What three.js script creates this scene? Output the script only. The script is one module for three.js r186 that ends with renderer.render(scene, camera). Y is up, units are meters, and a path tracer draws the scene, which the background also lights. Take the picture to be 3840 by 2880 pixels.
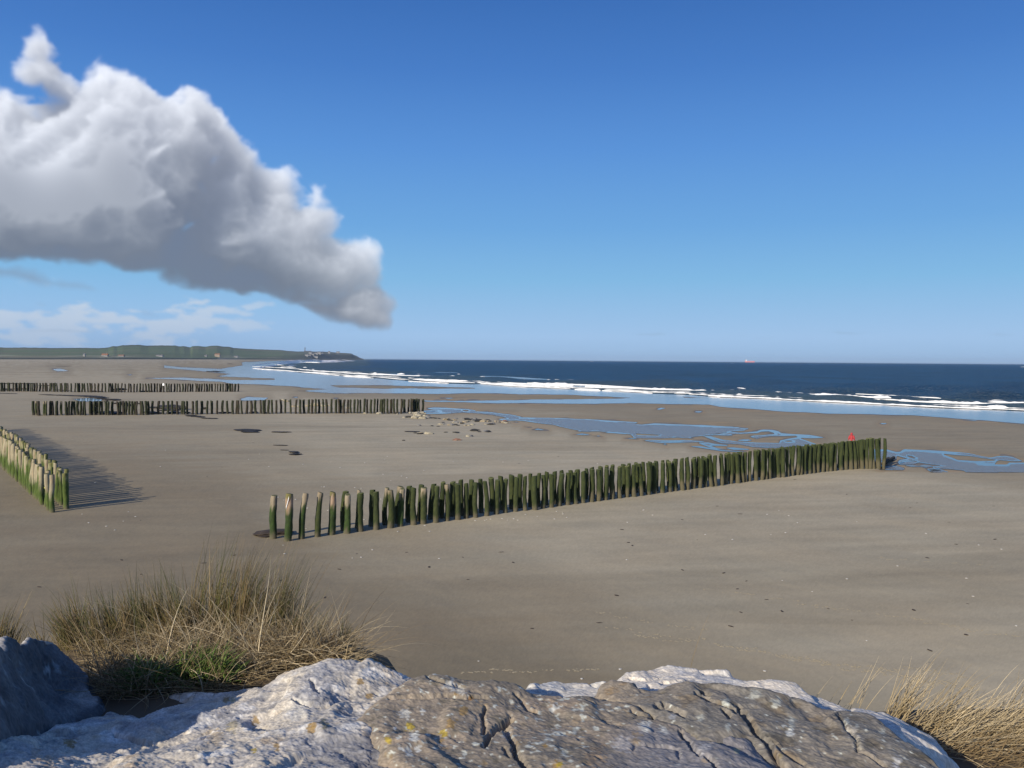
import * as THREE from 'three';
import { mergeGeometries } from 'three/addons/utils/BufferGeometryUtils.js';
import { MarchingCubes } from 'three/addons/objects/MarchingCubes.js';

// ---------------------------------------------------------------- camera, sky, sun, exposure
const scene = new THREE.Scene();
const EYE = 7;                                   // eye height above the beach, metres
const F = 1789, CX = 1106, CY = 829.5;           // focal length and centre of the survey sheet (2212 x 1659 units)
const camera = new THREE.PerspectiveCamera(49.74, 4 / 3, 0.3, 60000);
camera.position.set(0, EYE, 0);
camera.rotation.set(-0.0291, 0, 0.0077, 'YXZ');
camera.updateMatrixWorld(true);
scene.add(camera);
const renderer = new THREE.WebGLRenderer({ antialias: true });
renderer.toneMapping = THREE.LinearToneMapping;
renderer.toneMappingExposure = 1.0;
renderer.shadowMap.enabled = true;
const SUN = new THREE.Vector3(-0.585, 0.392, 0.711).normalize();
const sun = new THREE.DirectionalLight(new THREE.Color(1.0, 0.9, 0.74), 4.9);
sun.position.copy(SUN).multiplyScalar(200).add(new THREE.Vector3(0, 0, -60));
sun.castShadow = true;
sun.shadow.radius = 1;
sun.shadow.mapSize.set(4096, 4096);
Object.assign(sun.shadow.camera, { left: -130, right: 130, top: 130, bottom: -130, near: 1, far: 600 });
sun.target.position.set(0, 0, -60);
scene.add(sun, sun.target);

scene.fog = new THREE.FogExp2(new THREE.Color(0.62, 0.78, 1.0), 0.00004);   // sea air

// ---------------------------------------------------------------- helpers
const clamp = (x, a, b) => (x < a ? a : x > b ? b : x);
const sat = (x) => clamp(x, 0, 1);
const mix = (a, b, t) => a + (b - a) * t;
const mix3 = (a, b, t) => [mix(a[0], b[0], t), mix(a[1], b[1], t), mix(a[2], b[2], t)];
const sstep = (a, b, x) => { const t = sat((x - a) / (b - a)); return t * t * (3 - 2 * t); };
function rng(seed) { let s = seed >>> 0; return () => { s = (s + 0x6d2b79f5) >>> 0; let t = Math.imul(s ^ (s >>> 15), 1 | s); t = (t + Math.imul(t ^ (t >>> 7), 61 | t)) ^ t; return ((t ^ (t >>> 14)) >>> 0) / 4294967296; }; }
const PERM = new Uint8Array(512);
{ const r = rng(77), p = [...Array(256).keys()]; for (let i = 255; i > 0; i--) { const j = Math.floor(r() * (i + 1)); [p[i], p[j]] = [p[j], p[i]]; } for (let i = 0; i < 512; i++) PERM[i] = p[i & 255]; }
const gr3 = (h, x, y, z) => { h &= 15; const u = h < 8 ? x : y, v = h < 4 ? y : h === 12 || h === 14 ? x : z; return ((h & 1) ? -u : u) + ((h & 2) ? -v : v); };
function noise(x, y, z) {                         // Perlin gradient noise, about -1..1
  const fx = Math.floor(x), fy = Math.floor(y), fz = Math.floor(z); x -= fx; y -= fy; z -= fz;
  const X = fx & 255, Y = fy & 255, Z = fz & 255;
  const u = x * x * x * (x * (x * 6 - 15) + 10), v = y * y * y * (y * (y * 6 - 15) + 10), w = z * z * z * (z * (z * 6 - 15) + 10);
  const A = PERM[X] + Y, AA = PERM[A] + Z, AB = PERM[A + 1] + Z, B = PERM[X + 1] + Y, BA = PERM[B] + Z, BB = PERM[B + 1] + Z;
  const x1 = x - 1, y1 = y - 1, z1 = z - 1;
  const a = mix(mix(gr3(PERM[AA], x, y, z), gr3(PERM[BA], x1, y, z), u), mix(gr3(PERM[AB], x, y1, z), gr3(PERM[BB], x1, y1, z), u), v);
  const b = mix(mix(gr3(PERM[AA + 1], x, y, z1), gr3(PERM[BA + 1], x1, y, z1), u), mix(gr3(PERM[AB + 1], x, y1, z1), gr3(PERM[BB + 1], x1, y1, z1), u), v);
  return mix(a, b, w);
}
const fbm = (x, y, z, o = 4, g = 0.5) => { let s = 0, a = 1, n = 0; for (let i = 0; i < o; i++) { s += a * noise(x, y, z); n += a; a *= g; x = x * 2.03 + 11.3; y = y * 2.03 - 7.1; z = z * 2.03 + 3.7; } return s / n; };
const ridge = (x, y, z, o = 4) => { let s = 0, a = 1, n = 0; for (let i = 0; i < o; i++) { s += a * (1 - 2 * Math.abs(noise(x, y, z))); n += a; a *= 0.5; x = x * 2.1 + 5.2; y = y * 2.1 + 1.7; z = z * 2.1 - 4.4; } return s / n; };
const hash1 = (i, j, k, s) => { let h = Math.imul(i, 374761393) ^ Math.imul(j, 668265263) ^ Math.imul(k, 2147483647 - 58) ^ Math.imul(s, 1274126177); h = Math.imul(h ^ (h >>> 13), 1274126177); return ((h ^ (h >>> 16)) >>> 0) / 4294967296; };

// survey sheet -> world. The sheet is 2212 x 1659 units; a zoomed sheet has its own origin and scale.
const sheet = (x0, y0, k) => (X, Y) => [(x0 + X / k) / 1.736, (y0 + Y / k) / 1.736];
const pts = (f, a) => { const o = []; for (let i = 0; i < a.length; i += 2) o.push(f(a[i], a[i + 1])); return o; };
const _q = camera.quaternion.clone();
const rayDir = (px, py) => new THREE.Vector3((px - CX) / F, -(py - CY) / F, -1).applyQuaternion(_q);
const onGround = (px, py, y = 0) => { const d = rayDir(px, py), t = (y - EYE) / d.y; return new THREE.Vector3(d.x * t, y, d.z * t); };
const atDepth = (px, py, D) => { const d = rayDir(px, py), t = D / -d.z; return new THREE.Vector3(d.x * t, EYE + d.y * t, -D); };
const _qi = _q.clone().invert();
const toSheet = (x, y, z) => { const v = new THREE.Vector3(x, y - EYE, z).applyQuaternion(_qi); return [CX + F * v.x / -v.z, CY - F * v.y / -v.z]; };
const horizonY = (px) => 777.5 + (px - CX) * 0.0077;

const used = {};
function nm(name) { const n = (used[name] = (used[name] ?? -1) + 1); return n === 0 ? name : name + '_' + String(n).padStart(3, '0'); }
function mesh(name, g, m, parent) { const o = new THREE.Mesh(g, m); o.name = name; o.castShadow = o.receiveShadow = true; if (parent) parent.add(o); return o; }
function tag(o, label, category, group, kind) { o.userData = { label, category }; if (group) o.userData.group = group; if (kind) o.userData.kind = kind; return o; }
function struct(name, g, m) { const o = mesh(nm(name), g, m, scene); o.userData.kind = 'structure'; return o; }
function thing(name, p) { const o = new THREE.Group(); o.name = nm(name); if (p) o.position.copy(p); scene.add(o); return o; }
function geo(pos, idx, col, uv) {
  const g = new THREE.BufferGeometry();
  g.setAttribute('position', new THREE.BufferAttribute(pos instanceof Float32Array ? pos : new Float32Array(pos), 3));
  if (col) g.setAttribute('color', new THREE.BufferAttribute(col instanceof Float32Array ? col : new Float32Array(col), 3));
  if (uv) g.setAttribute('uv', new THREE.BufferAttribute(uv instanceof Float32Array ? uv : new Float32Array(uv), 2));
  g.setIndex(idx.length > 0 && !(idx instanceof Array) ? new THREE.BufferAttribute(idx, 1) : idx);
  g.computeVertexNormals();
  return g;
}
const std = (o) => new THREE.MeshStandardMaterial({ roughness: 0.9, metalness: 0, ...o });
const painted = (o) => std({ vertexColors: true, ...o });
// distance to a polygon's edge, positive inside (sheet units)
function polySd(P, x, y) {
  let d = 1e18, s = -1;
  for (let i = 0, n = P.length, j = n - 1; i < n; j = i++) {
    const ex = P[j][0] - P[i][0], ey = P[j][1] - P[i][1], wx = x - P[i][0], wy = y - P[i][1];
    const t = sat((wx * ex + wy * ey) / (ex * ex + ey * ey || 1e-9)), bx = wx - ex * t, by = wy - ey * t;
    d = Math.min(d, bx * bx + by * by);
    const c1 = y >= P[i][1], c2 = y < P[j][1], c3 = ex * wy > ey * wx;
    if ((c1 && c2 && c3) || (!c1 && !c2 && !c3)) s = -s;
  }
  return s * Math.sqrt(d);
}
// ---------------------------------------------------------------- sky: clear air and a lit volume of cumulus, computed once as a panorama
{
  const W = 4096, H = 2048, data = new Float32Array(W * H * 4);
  // clear air by elevation (degrees): linear radiance
  const stops = [[-90, 0.19, 0.26, 0.33], [-0.5, 0.25, 0.36, 0.50], [0, 0.335, 0.51, 0.745], [1.6, 0.365, 0.56, 0.82], [5.5, 0.228, 0.488, 0.775], [9, 0.158, 0.392, 0.745], [14, 0.106, 0.295, 0.69], [19, 0.066, 0.208, 0.57], [24, 0.043, 0.152, 0.46], [35, 0.031, 0.11, 0.35], [60, 0.022, 0.076, 0.25], [90, 0.019, 0.066, 0.22]];
  const air = (el) => { let i = 1; while (i < stops.length - 1 && stops[i][0] < el) i++; const a = stops[i - 1], b = stops[i], t = sat((el - a[0]) / (b[0] - a[0])); return [mix(a[1], b[1], t), mix(a[2], b[2], t), mix(a[3], b[3], t)]; };
  // cloud slab, drawn in units of 1/4281 radian-tangent on the plane straight ahead
  const C = sheet(0, 100, 1.3827), U = 1 / 2.4 / F;
  const toSlab = (dx, dy, dz) => [dx / -dz, dy / -dz];
  const slabPt = (X, Y) => { const [px, py] = C(X, Y), d = rayDir(px, py); return [d.x / -d.z / U, d.y / -d.z / U]; };
  const body = (a) => pts(slabPt, a);
  const banks = [
    { z: 0, L: 520, P: body([-900, 900, -850, 560, -600, 420, -300, 330, -60, 360, 60, 400, 180, 450, 290, 450, 390, 350, 470, 260, 520, 225, 600, 275, 700, 300, 800, 390, 900, 430, 985, 350, 1050, 400, 1080, 480, 1075, 600, 1040, 690, 1050, 800, 1050, 920, 1000, 1010, 930, 1090, 900, 1180, 830, 1250, 700, 1250, 520, 1215, 200, 1190, 0, 1200, -400, 1190, -800, 1150]) },
    { z: -260, L: 420, P: body([1060, 480, 1110, 480, 1160, 560, 1240, 640, 1310, 720, 1400, 800, 1470, 790, 1520, 850, 1570, 910, 1640, 890, 1700, 970, 1720, 1040, 1690, 1090, 1760, 1140, 1830, 1150, 1900, 1170, 1930, 1250, 1880, 1330, 1800, 1400, 1690, 1430, 1500, 1405, 1300, 1360, 1100, 1320, 960, 1260, 880, 1230, 900, 1120, 960, 1060, 1040, 960, 1070, 860, 1060, 760, 1100, 760, 1150, 720, 1190, 690, 1130, 610, 1080, 560]) },
    { z: -330, L: 170, P: body([1560, 1440, 1700, 1440, 1800, 1410, 1880, 1375, 1945, 1410, 1985, 1465, 2010, 1535, 1900, 1545, 1780, 1520]) },
    { z: -320, L: 220, P: body([900, 1275, 1000, 1270, 1200, 1290, 1400, 1360, 1650, 1400, 1700, 1450, 1500, 1425, 1250, 1370, 1050, 1330]) },
    { z: 60, L: 160, P: body([145, 85, 190, 60, 240, 105, 250, 180, 280, 225, 345, 240, 400, 280, 440, 360, 400, 420, 330, 390, 280, 340, 230, 280, 170, 270, 120, 240, 130, 200, 170, 180]) },
    { z: -500, L: 60, P: body([-300, 1240, 0, 1235, 150, 1250, 280, 1290, 430, 1310, 530, 1355, 560, 1385, 350, 1380, 200, 1365, 60, 1310, -200, 1290]), thin: 1 },
    { z: -600, L: 60, P: body([690, 1490, 740, 1445, 800, 1470, 850, 1515, 760, 1518]), thin: 1 }, { z: -600, L: 50, P: body([140, 1440, 200, 1420, 270, 1445, 240, 1458]), thin: 1 }, { z: -600, L: 45, P: body([1220, 1520, 1260, 1500, 1310, 1530, 1250, 1535]), thin: 1 },
    { z: -200, L: 40, P: body([1860, 1130, 1910, 1090, 1960, 1140, 1990, 1220, 2010, 1270, 1960, 1290, 1920, 1230]), thin: 1 },
  ];
  const x0 = -1000 - 1.15 * 2654 * 0.35, X1 = 2150;
  const lo = slabPt(x0, 1680), hi = slabPt(X1, -60), cs = 7, cz = 12;
  const NX = Math.ceil((hi[0] - lo[0]) / cs), NY = Math.ceil((hi[1] - lo[1]) / cs), zLo = -760, zHi = 560, NZ = Math.ceil((zHi - zLo) / cz);
  const thinFrom = slabPt(-700, 0)[0];
  const den = new Float32Array(NX * NY * NZ);
  const billow = (x, y, z, o) => { let s = 0, a = 1, n = 0; for (let i = 0; i < o; i++) { s += a * (0.62 - 1.9 * Math.abs(noise(x, y, z))); n += a; a *= 0.52; x = x * 2.07 + 3.1; y = y * 2.07 + 8.2; z = z * 2.07 - 1.9; } return s / n; };
  for (const b of banks) {
    let bx0 = 1e9, bx1 = -1e9, by0 = 1e9, by1 = -1e9;
    for (const [x, y] of b.P) { bx0 = Math.min(bx0, x); bx1 = Math.max(bx1, x); by0 = Math.min(by0, y); by1 = Math.max(by1, y); }
    const m = 130, A = b.thin ? 45 : 78;
    for (let j = 0; j < NY; j++) {
      const y = lo[1] + (j + 0.5) * cs; if (y < by0 - m || y > by1 + m) continue;
      for (let i = 0; i < NX; i++) {
        const x = lo[0] + (i + 0.5) * cs; if (x < bx0 - m || x > bx1 + m) continue;
        const sd = polySd(b.P, x, y); if (sd < -95) continue;
        const base = sstep(0, 150, y - by0);
        for (let k = 0; k < NZ; k++) {
          const z = zLo + (k + 0.5) * cz, dz = z - b.z, s = sd - dz * dz / b.L * 0.6 * (b.z === -260 ? 1 + 7 * sstep(1800, 2650, x - thinFrom) : 1);
          if (s < -A * 1.1 || Math.abs(dz) > 480) continue;
          let d;
          if (s > 190) d = 1;
          else {
            const w = billow(x / 250 + 3, y / 220, z / 250, 4), big = noise(x / 420 + 9, y / 420, z / 420);
            d = sat((s + (b.thin ? 40 : 105) * (0.4 + 0.6 * base) * (w * 1.5 + big * 0.6) + (b.thin ? 14 : 34)) / (b.thin ? 80 : 78));
            if (d > 0 && d < 1) {
              const wx = 22 * noise(x / 70, y / 70, z / 70 + 5), e = 0.48 + 0.62 * fbm((x + wx) / 48, (y - wx) / 48, z / 70, 4, 0.6) + 0.15 * w;
              d = sat((d - e * (1 - d) * 0.85) / (1 - 0.5 * e * (1 - d)));
            }
          }
          if (b.thin) d *= 0.45;
          const at = (k * NY + j) * NX + i; if (d > den[at]) den[at] = d;
        }
      }
    }
  }
  const CL = new THREE.Vector3(-0.42, 0.80, 0.42).normalize();   // invented light direction, steeper than the sun, to grey the cloud bases
  // light that reaches each cell (half resolution)
  const hx = NX >> 1, hy = NY >> 1, hz = NZ >> 1, tau = new Float32Array(hx * hy * hz), tauUp = new Float32Array(hx * hy * hz);
  const dAt = (x, y, z) => { const i = Math.floor((x - lo[0]) / cs), j = Math.floor((y - lo[1]) / cs), k = Math.floor((z - zLo) / cz); return i < 0 || j < 0 || k < 0 || i >= NX || j >= NY || k >= NZ ? 0 : den[(k * NY + j) * NX + i]; };
  for (let k = 0; k < hz; k++) for (let j = 0; j < hy; j++) for (let i = 0; i < hx; i++) {
    const x = lo[0] + (2 * i + 1) * cs, y = lo[1] + (2 * j + 1) * cs, z = zLo + (2 * k + 1) * cz;
    let any = 0; for (let a = -1; a < 1 && !any; a++) for (let b = -1; b < 1 && !any; b++) for (let c = -1; c < 1; c++) if (dAt(x + (a + 0.5) * cs, y + (b + 0.5) * cs, z + (c + 0.5) * cz) > 0) { any = 1; break; }
    if (!any) continue;
    let t = 0, u = 0, st = 10, q = 6 + 6 * hash1(i, j, k, 3);
    for (let n = 0; n < 26; n++) { t += dAt(x + CL.x * q, y + CL.y * q, z + CL.z * q) * st; if (n < 16) u += dAt(x, y + q, z) * st; q += st; st *= 1.1; }
    tau[(k * hy + j) * hx + i] = t; tauUp[(k * hy + j) * hx + i] = u;
  }
  for (const G of [tau, tauUp]) for (const st of [1, hx, hx * hy]) for (let pass = 0; pass < 2; pass++) {          // soften
    const o = G.slice(); for (let i = 2 * st; i < G.length - 2 * st; i++) if (o[i] > 0) { let s = 0, n = 0; for (let q = -2; q <= 2; q++) { const v = o[i + q * st]; if (v > 0) { s += v; n++; } } G[i] = s / n; }
  }
  const tri = (G, fx, fy, fz) => {
    fx = clamp(fx, 0, hx - 1.001); fy = clamp(fy, 0, hy - 1.001); fz = clamp(fz, 0, hz - 1.001);
    const i = fx | 0, j = fy | 0, k = fz | 0, u = fx - i, v = fy - j, w = fz - k, o = (k * hy + j) * hx + i, p = o + hx * hy;
    return mix(mix(mix(G[o], G[o + 1], u), mix(G[o + hx], G[o + hx + 1], u), v), mix(mix(G[p], G[p + 1], u), mix(G[p + hx], G[p + hx + 1], u), v), w);
  };
  const ext = 0.019;
  for (let r = 0; r < H; r++) {
    const el = ((r + 0.5) / H - 0.5) * Math.PI, ce = Math.cos(el), se = Math.sin(el);
    const base = air(el * 180 / Math.PI);
    for (let c = 0; c < W; c++) {
      const az = ((c + 0.5) / W - 0.5) * 2 * Math.PI, dx = ce * Math.cos(az), dy = se, dz = ce * Math.sin(az);
      const cosS = dx * SUN.x + dy * SUN.y + dz * SUN.z;
      let R = base[0], G = base[1], B = base[2];
      const mie = 0.30 * Math.pow(Math.max(0, cosS), 6) + 0.10 * Math.pow(Math.max(0, cosS), 2);   // brighter, whiter air towards the sun
      R += mie; G += mie * 0.95; B += mie * 0.85;
      const right = 0.5 + 0.5 * Math.cos(az + Math.PI / 2 - 0.9);                                  // air a little deeper away from the lit side
      const low = Math.exp(-Math.max(0, el) * 22); R *= 1 - 0.14 * low * (1 - right); G *= 1 - 0.08 * low * (1 - right);
      if (el > 0.002 && el < 0.5) {
        const deg = el * 180 / Math.PI, azN = az * 57.3;
        // far cumulus bank low over the land, thin scraps over the sea
        const wide = sstep(-62, -78, azN + 0) * 0 + 1, left = sstep(-98, -113, azN) * sstep(-240, -170, azN);
        const n1 = fbm(azN / 2.6, deg / 0.95 + 4, 1.5, 5), n2 = fbm(azN / 1.2 + 7, deg / 0.5, 8.5, 4);
        const bank = sstep(0.02, 0.36, n1 + 0.5 * n2 + 0.62 * left - 0.24 - Math.abs(deg - 2.3) / 3.4) * left * wide;
        const k = bank * 0.7; R = mix(R, 0.62, k); G = mix(G, 0.68, k); B = mix(B, 0.77, k);
        const hz2 = sstep(3.4, 0.6, deg) * left * 0.4; R = mix(R, 0.25, hz2); G = mix(G, 0.40, hz2); B = mix(B, 0.63, hz2);
        const n3 = fbm(azN / 3.4 + 31, deg / 0.42, 2.2, 5), scr = sstep(0.16, 0.42, n3 - Math.abs(deg - 1.7) / 2.3) * 0.3; R = mix(R, 0.27, scr); G = mix(G, 0.39, scr); B = mix(B, 0.55, scr);
      }
      if (dz < -0.2 && el > -0.01 && el < 0.55) {
        const [tx, ty] = toSlab(dx, dy, dz), sx = tx / U, sy = ty / U;
        if (sx > lo[0] && sx < hi[0] && sy > lo[1] && sy < hi[1]) {
          let T = 1, r0 = 0, g0 = 0, b0 = 0; const fi = (sx - lo[0]) / cs - 0.5, fj = (sy - lo[1]) / cs - 0.5;
          const i = clamp(fi | 0, 0, NX - 2), j = clamp(fj | 0, 0, NY - 2), u = sat(fi - i), v = sat(fj - j);
          for (let k = NZ - 1; k >= 0 && T > 0.01; k--) {
            const o = (k * NY + j) * NX + i, d = mix(mix(den[o], den[o + 1], u), mix(den[o + NX], den[o + NX + 1], u), v);
            if (d <= 0.002) continue;
            const fx = (fi + 0.5) / 2 - 0.5, fy = (fj + 0.5) / 2 - 0.5, fz = k / 2 - 0.25, t = tri(tau, fx, fy, fz) * ext, up = tri(tauUp, fx, fy, fz) * ext;
            const L = 0.42 * Math.exp(-1.5 * t) + 0.36 * Math.exp(-0.5 * t) + 0.19 * Math.exp(-0.15 * t), S = 0.10 * Math.exp(-0.4 * up) + 0.15;
            const a = 1 - Math.exp(-d * ext * cz), w = T * a;
            r0 += w * (L * 0.98 + S * 0.88); g0 += w * (L * 0.985 + S * 0.97); b0 += w * (L * 0.98 + S * 1.25); T *= 1 - a;
          }
          const aer = 0.10; r0 = mix(r0, (1 - T) * base[0], aer); g0 = mix(g0, (1 - T) * base[1], aer); b0 = mix(b0, (1 - T) * base[2], aer);
          R = R * T + r0; G = G * T + g0; B = B * T + b0;
        }
      }
      const o = (r * W + c) * 4; data[o] = R; data[o + 1] = G; data[o + 2] = B; data[o + 3] = 1;
    }
  }
  const tex = new THREE.DataTexture(data, W, H, THREE.RGBAFormat, THREE.FloatType);
  tex.mapping = THREE.EquirectangularReflectionMapping; tex.magFilter = tex.minFilter = THREE.LinearFilter; tex.colorSpace = THREE.LinearSRGBColorSpace; tex.needsUpdate = true;
  scene.background = tex; scene.environment = tex; scene.backgroundIntensity = 1; scene.environmentIntensity = 1;
}
// ---------------------------------------------------------------- where land, film of water, pools and sea lie (survey outlines laid on the ground)
const Z1 = sheet(0, 1240, 2.304), Z2 = sheet(880, 1240, 2.304), Z3 = sheet(1800, 1280, 2.212), Z4 = sheet(2700, 1300, 1.9404), Z5 = sheet(3200, 1640, 3.456), Z6 = sheet(1480, 1500, 4.254), Z8 = sheet(2600, 1580, 2.765), S0 = (x, y) => [x, y];
const seaEdge = [...pts(Z2, [1100, 247, 1030, 252, 870, 262, 700, 270, 560, 280, 430, 291, 330, 305, 180, 330, 400, 345, 560, 362, 940, 392, 1200, 408, 1500, 435, 1850, 455, 2050, 462]), ...pts(Z3, [0, 352, 250, 372, 700, 395, 1000, 407, 1430, 432, 1735, 441, 1890, 454, 2100, 463]), ...pts(Z4, [0, 366, 300, 378, 700, 400, 1000, 414, 1300, 428, 1600, 444, 1980, 458, 2300, 472, 2900, 500])];
const seaPoly = [...seaEdge, [3200, 600], [784, 600], [784, 774.2]];
const film = [
  [...pts(Z1, [1420, 300, 1560, 316, 1900, 330, 2100, 300]), ...pts(Z2, [60, 272, 300, 262, 700, 252, 2212, 380]), ...pts(Z4, [0, 340, 2300, 440, 2900, 470, 2900, 590, 2300, 562, 2212, 560, 1900, 535, 1400, 497, 800, 487, 450, 470, 0, 437]), ...pts(Z3, [1900, 525, 1300, 513, 700, 515, 0, 510]), ...pts(Z2, [1900, 617, 1640, 612, 1640, 603, 2212, 600]), ...pts(Z3, [0, 488, 700, 480, 1300, 470, 700, 440, 0, 430]), ...pts(Z2, [1650, 545, 1300, 540, 850, 540, 550, 520, 850, 504, 600, 490, 350, 470, 0, 456]), ...pts(Z1, [1900, 440, 1260, 409, 1600, 405]), ...pts(Z2, [0, 428, 350, 424, 350, 413, 0, 400]), ...pts(Z1, [1880, 394, 2000, 373, 1700, 345, 1420, 320])],
  pts(Z1, [640, 590, 780, 580, 900, 596, 860, 610, 700, 612]), pts(Z1, [450, 332, 520, 328, 600, 348, 500, 350]), pts(Z1, [1100, 378, 1140, 380, 1120, 385]), pts(Z2, [50, 588, 110, 572, 290, 578, 260, 600, 60, 603]), pts(Z2, [500, 574, 548, 573, 540, 580]), pts(Z2, [860, 582, 900, 582, 880, 587]), pts(Z2, [1780, 580, 1990, 575, 1850, 587]),
  pts(Z3, [1468, 562, 1500, 550, 1535, 553, 1490, 564]), pts(Z3, [1785, 583, 1840, 581, 1820, 588]), pts(Z4, [1165, 557, 1210, 557, 1190, 562]), pts(Z4, [1770, 534, 1900, 531, 1850, 538]),
];
const filmHole = [pts(Z2, [830, 472, 1300, 470, 1650, 480, 2080, 497, 1650, 502, 900, 492]), pts(Z3, [1650, 455, 1900, 470, 1700, 468])];
const pool = [
  [...pts(Z6, [380, 215, 430, 180, 465, 172, 600, 164, 740, 172, 520, 130, 620, 122, 800, 122, 1180, 145, 1280, 165, 1300, 184, 1480, 190, 1780, 225, 1900, 240, 2050, 270]), ...pts(Z3, [330, 628, 600, 632, 900, 645, 1150, 660, 1310, 670, 1285, 684, 1340, 690, 1450, 680, 1800, 692, 2212, 715]), ...pts(Z8, [-40, 33, 200, 48, 570, 72, 520, 92, 350, 102, 480, 122, 420, 128, 120, 140]), ...pts(Z3, [2090, 745, 1960, 775, 1870, 778, 1700, 800, 1600, 790, 1480, 800, 1280, 800, 1250, 770, 1000, 745, 850, 745, 700, 715, 600, 690, 300, 655]), ...pts(Z6, [1720, 325, 1650, 300, 1800, 290, 1730, 265, 1560, 228, 1300, 205, 1100, 192, 900, 205, 700, 212])],
  pts(Z3, [430, 732, 480, 720, 570, 738]), pts(Z3, [370, 706, 430, 710, 400, 713]), pts(Z3, [285, 663, 325, 668, 290, 671]), pts(Z3, [775, 772, 850, 762, 935, 776]), pts(Z3, [800, 746, 870, 722, 1020, 733, 900, 748]), pts(Z3, [1010, 756, 1120, 745, 1250, 772]), pts(Z3, [950, 784, 985, 778, 1022, 790]), pts(Z3, [1205, 802, 1250, 800, 1320, 810]),
  pts(Z3, [1365, 822, 1400, 816, 1520, 822, 1700, 818, 1860, 830, 1700, 835, 1500, 840]), pts(Z3, [1655, 797, 1720, 790, 1770, 802]), pts(Z3, [1480, 786, 1560, 783, 1625, 795, 1500, 800]), pts(Z3, [1520, 850, 1540, 848, 1550, 856]),
  pts(Z3, [1835, 780, 1930, 794, 2000, 820, 2120, 832, 2250, 838, 2250, 858, 2000, 838, 1900, 802]), pts(Z3, [1815, 840, 1890, 838, 1960, 852, 2050, 862, 1900, 862, 1970, 885, 2050, 895, 1950, 893, 1840, 852]), pts(Z3, [1750, 868, 1830, 870, 2000, 900, 2212, 915, 2000, 908]), pts(Z3, [2045, 882, 2100, 880, 2230, 895, 2100, 896]), pts(Z3, [1960, 775, 2060, 768, 2090, 778]), pts(Z3, [2140, 820, 2230, 812, 2230, 824]),
  pts(Z8, [350, 102, 480, 117, 660, 106, 690, 88, 730, 84, 820, 88, 885, 103, 910, 122, 1000, 128, 1080, 132, 1200, 137, 1365, 166, 1280, 175, 1110, 172, 1250, 225, 1300, 240, 1100, 256, 860, 268, 620, 260, 430, 222, 300, 195, 180, 168, 95, 152, 180, 152, 300, 188, 460, 210, 700, 222, 890, 222, 900, 196, 980, 178, 1080, 160, 1060, 148, 800, 150, 660, 174, 590, 158, 620, 146, 720, 141, 850, 132, 830, 114, 780, 100, 700, 103, 660, 118, 480, 126]), pts(Z8, [470, 193, 520, 187, 605, 193, 540, 202]),
  [...pts(Z5, [250, 150, 430, 152, 500, 172, 560, 186, 610, 182, 630, 165, 660, 151, 900, 160, 1200, 180, 1500, 205, 1650, 240, 1780, 262, 1860, 244, 1960, 240, 2060, 255, 2185, 303, 2050, 303, 1900, 288, 1860, 302, 1830, 340, 1750, 350, 1990, 350, 2015, 325, 2300, 328, 2900, 345, 2900, 560, 2212, 545, 2120, 525, 2000, 508, 1850, 517, 1700, 500, 1640, 472, 1500, 462, 1430, 422, 1250, 400, 1050, 392, 1030, 378, 1180, 362, 1000, 342, 860, 322, 800, 300, 690, 300, 580, 318, 600, 290, 700, 272, 560, 235, 560, 270, 430, 305, 250, 330])],
  pts(Z5, [575, 318, 700, 302, 850, 318, 780, 345, 600, 347]), pts(Z5, [345, 365, 450, 360, 560, 375, 655, 402, 640, 413, 345, 413]), pts(Z5, [868, 366, 930, 358, 1010, 370, 940, 385]), pts(Z5, [958, 408, 1040, 402, 1110, 410, 1225, 446, 1110, 460, 1010, 440]), pts(Z5, [680, 362, 770, 362, 860, 371, 770, 373]), pts(Z5, [1905, 532, 1990, 531, 1950, 540]), pts(Z5, [1170, 465, 1230, 472, 1200, 476]),
];
const poolHole = [pts(Z5, [1160, 208, 1350, 225, 1500, 232, 1640, 256, 1860, 286, 1820, 300, 1600, 306, 1350, 292, 1290, 265, 1180, 225]), pts(Z5, [690, 232, 760, 240, 810, 268, 770, 270, 720, 252]), pts(Z5, [1690, 478, 1780, 480, 1860, 455, 1960, 480, 1850, 490, 1760, 492]), pts(Z5, [1600, 335, 1740, 348, 1620, 345]), pts(Z6, [1060, 152, 1150, 150, 1200, 165, 1150, 185, 1080, 172]), pts(Z3, [1290, 762, 1500, 772, 1480, 782, 1300, 775]), pts(Z3, [640, 708, 760, 740, 700, 742]), pts(Z8, [930, 200, 1000, 196, 1040, 204, 980, 210])];
const box = (P, m = 12) => { let a = 1e9, b = -1e9, c = 1e9, d = -1e9; for (const [x, y] of P) { a = Math.min(a, x); b = Math.max(b, x); c = Math.min(c, y); d = Math.max(d, y); } return [a - m, b + m, c - m, d + m]; };
const boxed = (L) => L.map((P) => [P, box(P, 40)]);
const FILM = boxed(film), FILMH = boxed(filmHole), POOL = boxed(pool), POOLH = boxed(poolHole), SEA = [[seaPoly, [-1e9, 1e9, -1e9, 960]]];
const field = (L, H, x, y) => {
  let f = -40; for (const [P, b] of L) if (x > b[0] && x < b[1] && y > b[2] && y < b[3]) f = Math.max(f, polySd(P, x, y));
  if (H) for (const [P, b] of H) if (x > b[0] && x < b[1] && y > b[2] && y < b[3]) f = Math.min(f, -polySd(P, x, y));
  return f;
};
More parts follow.
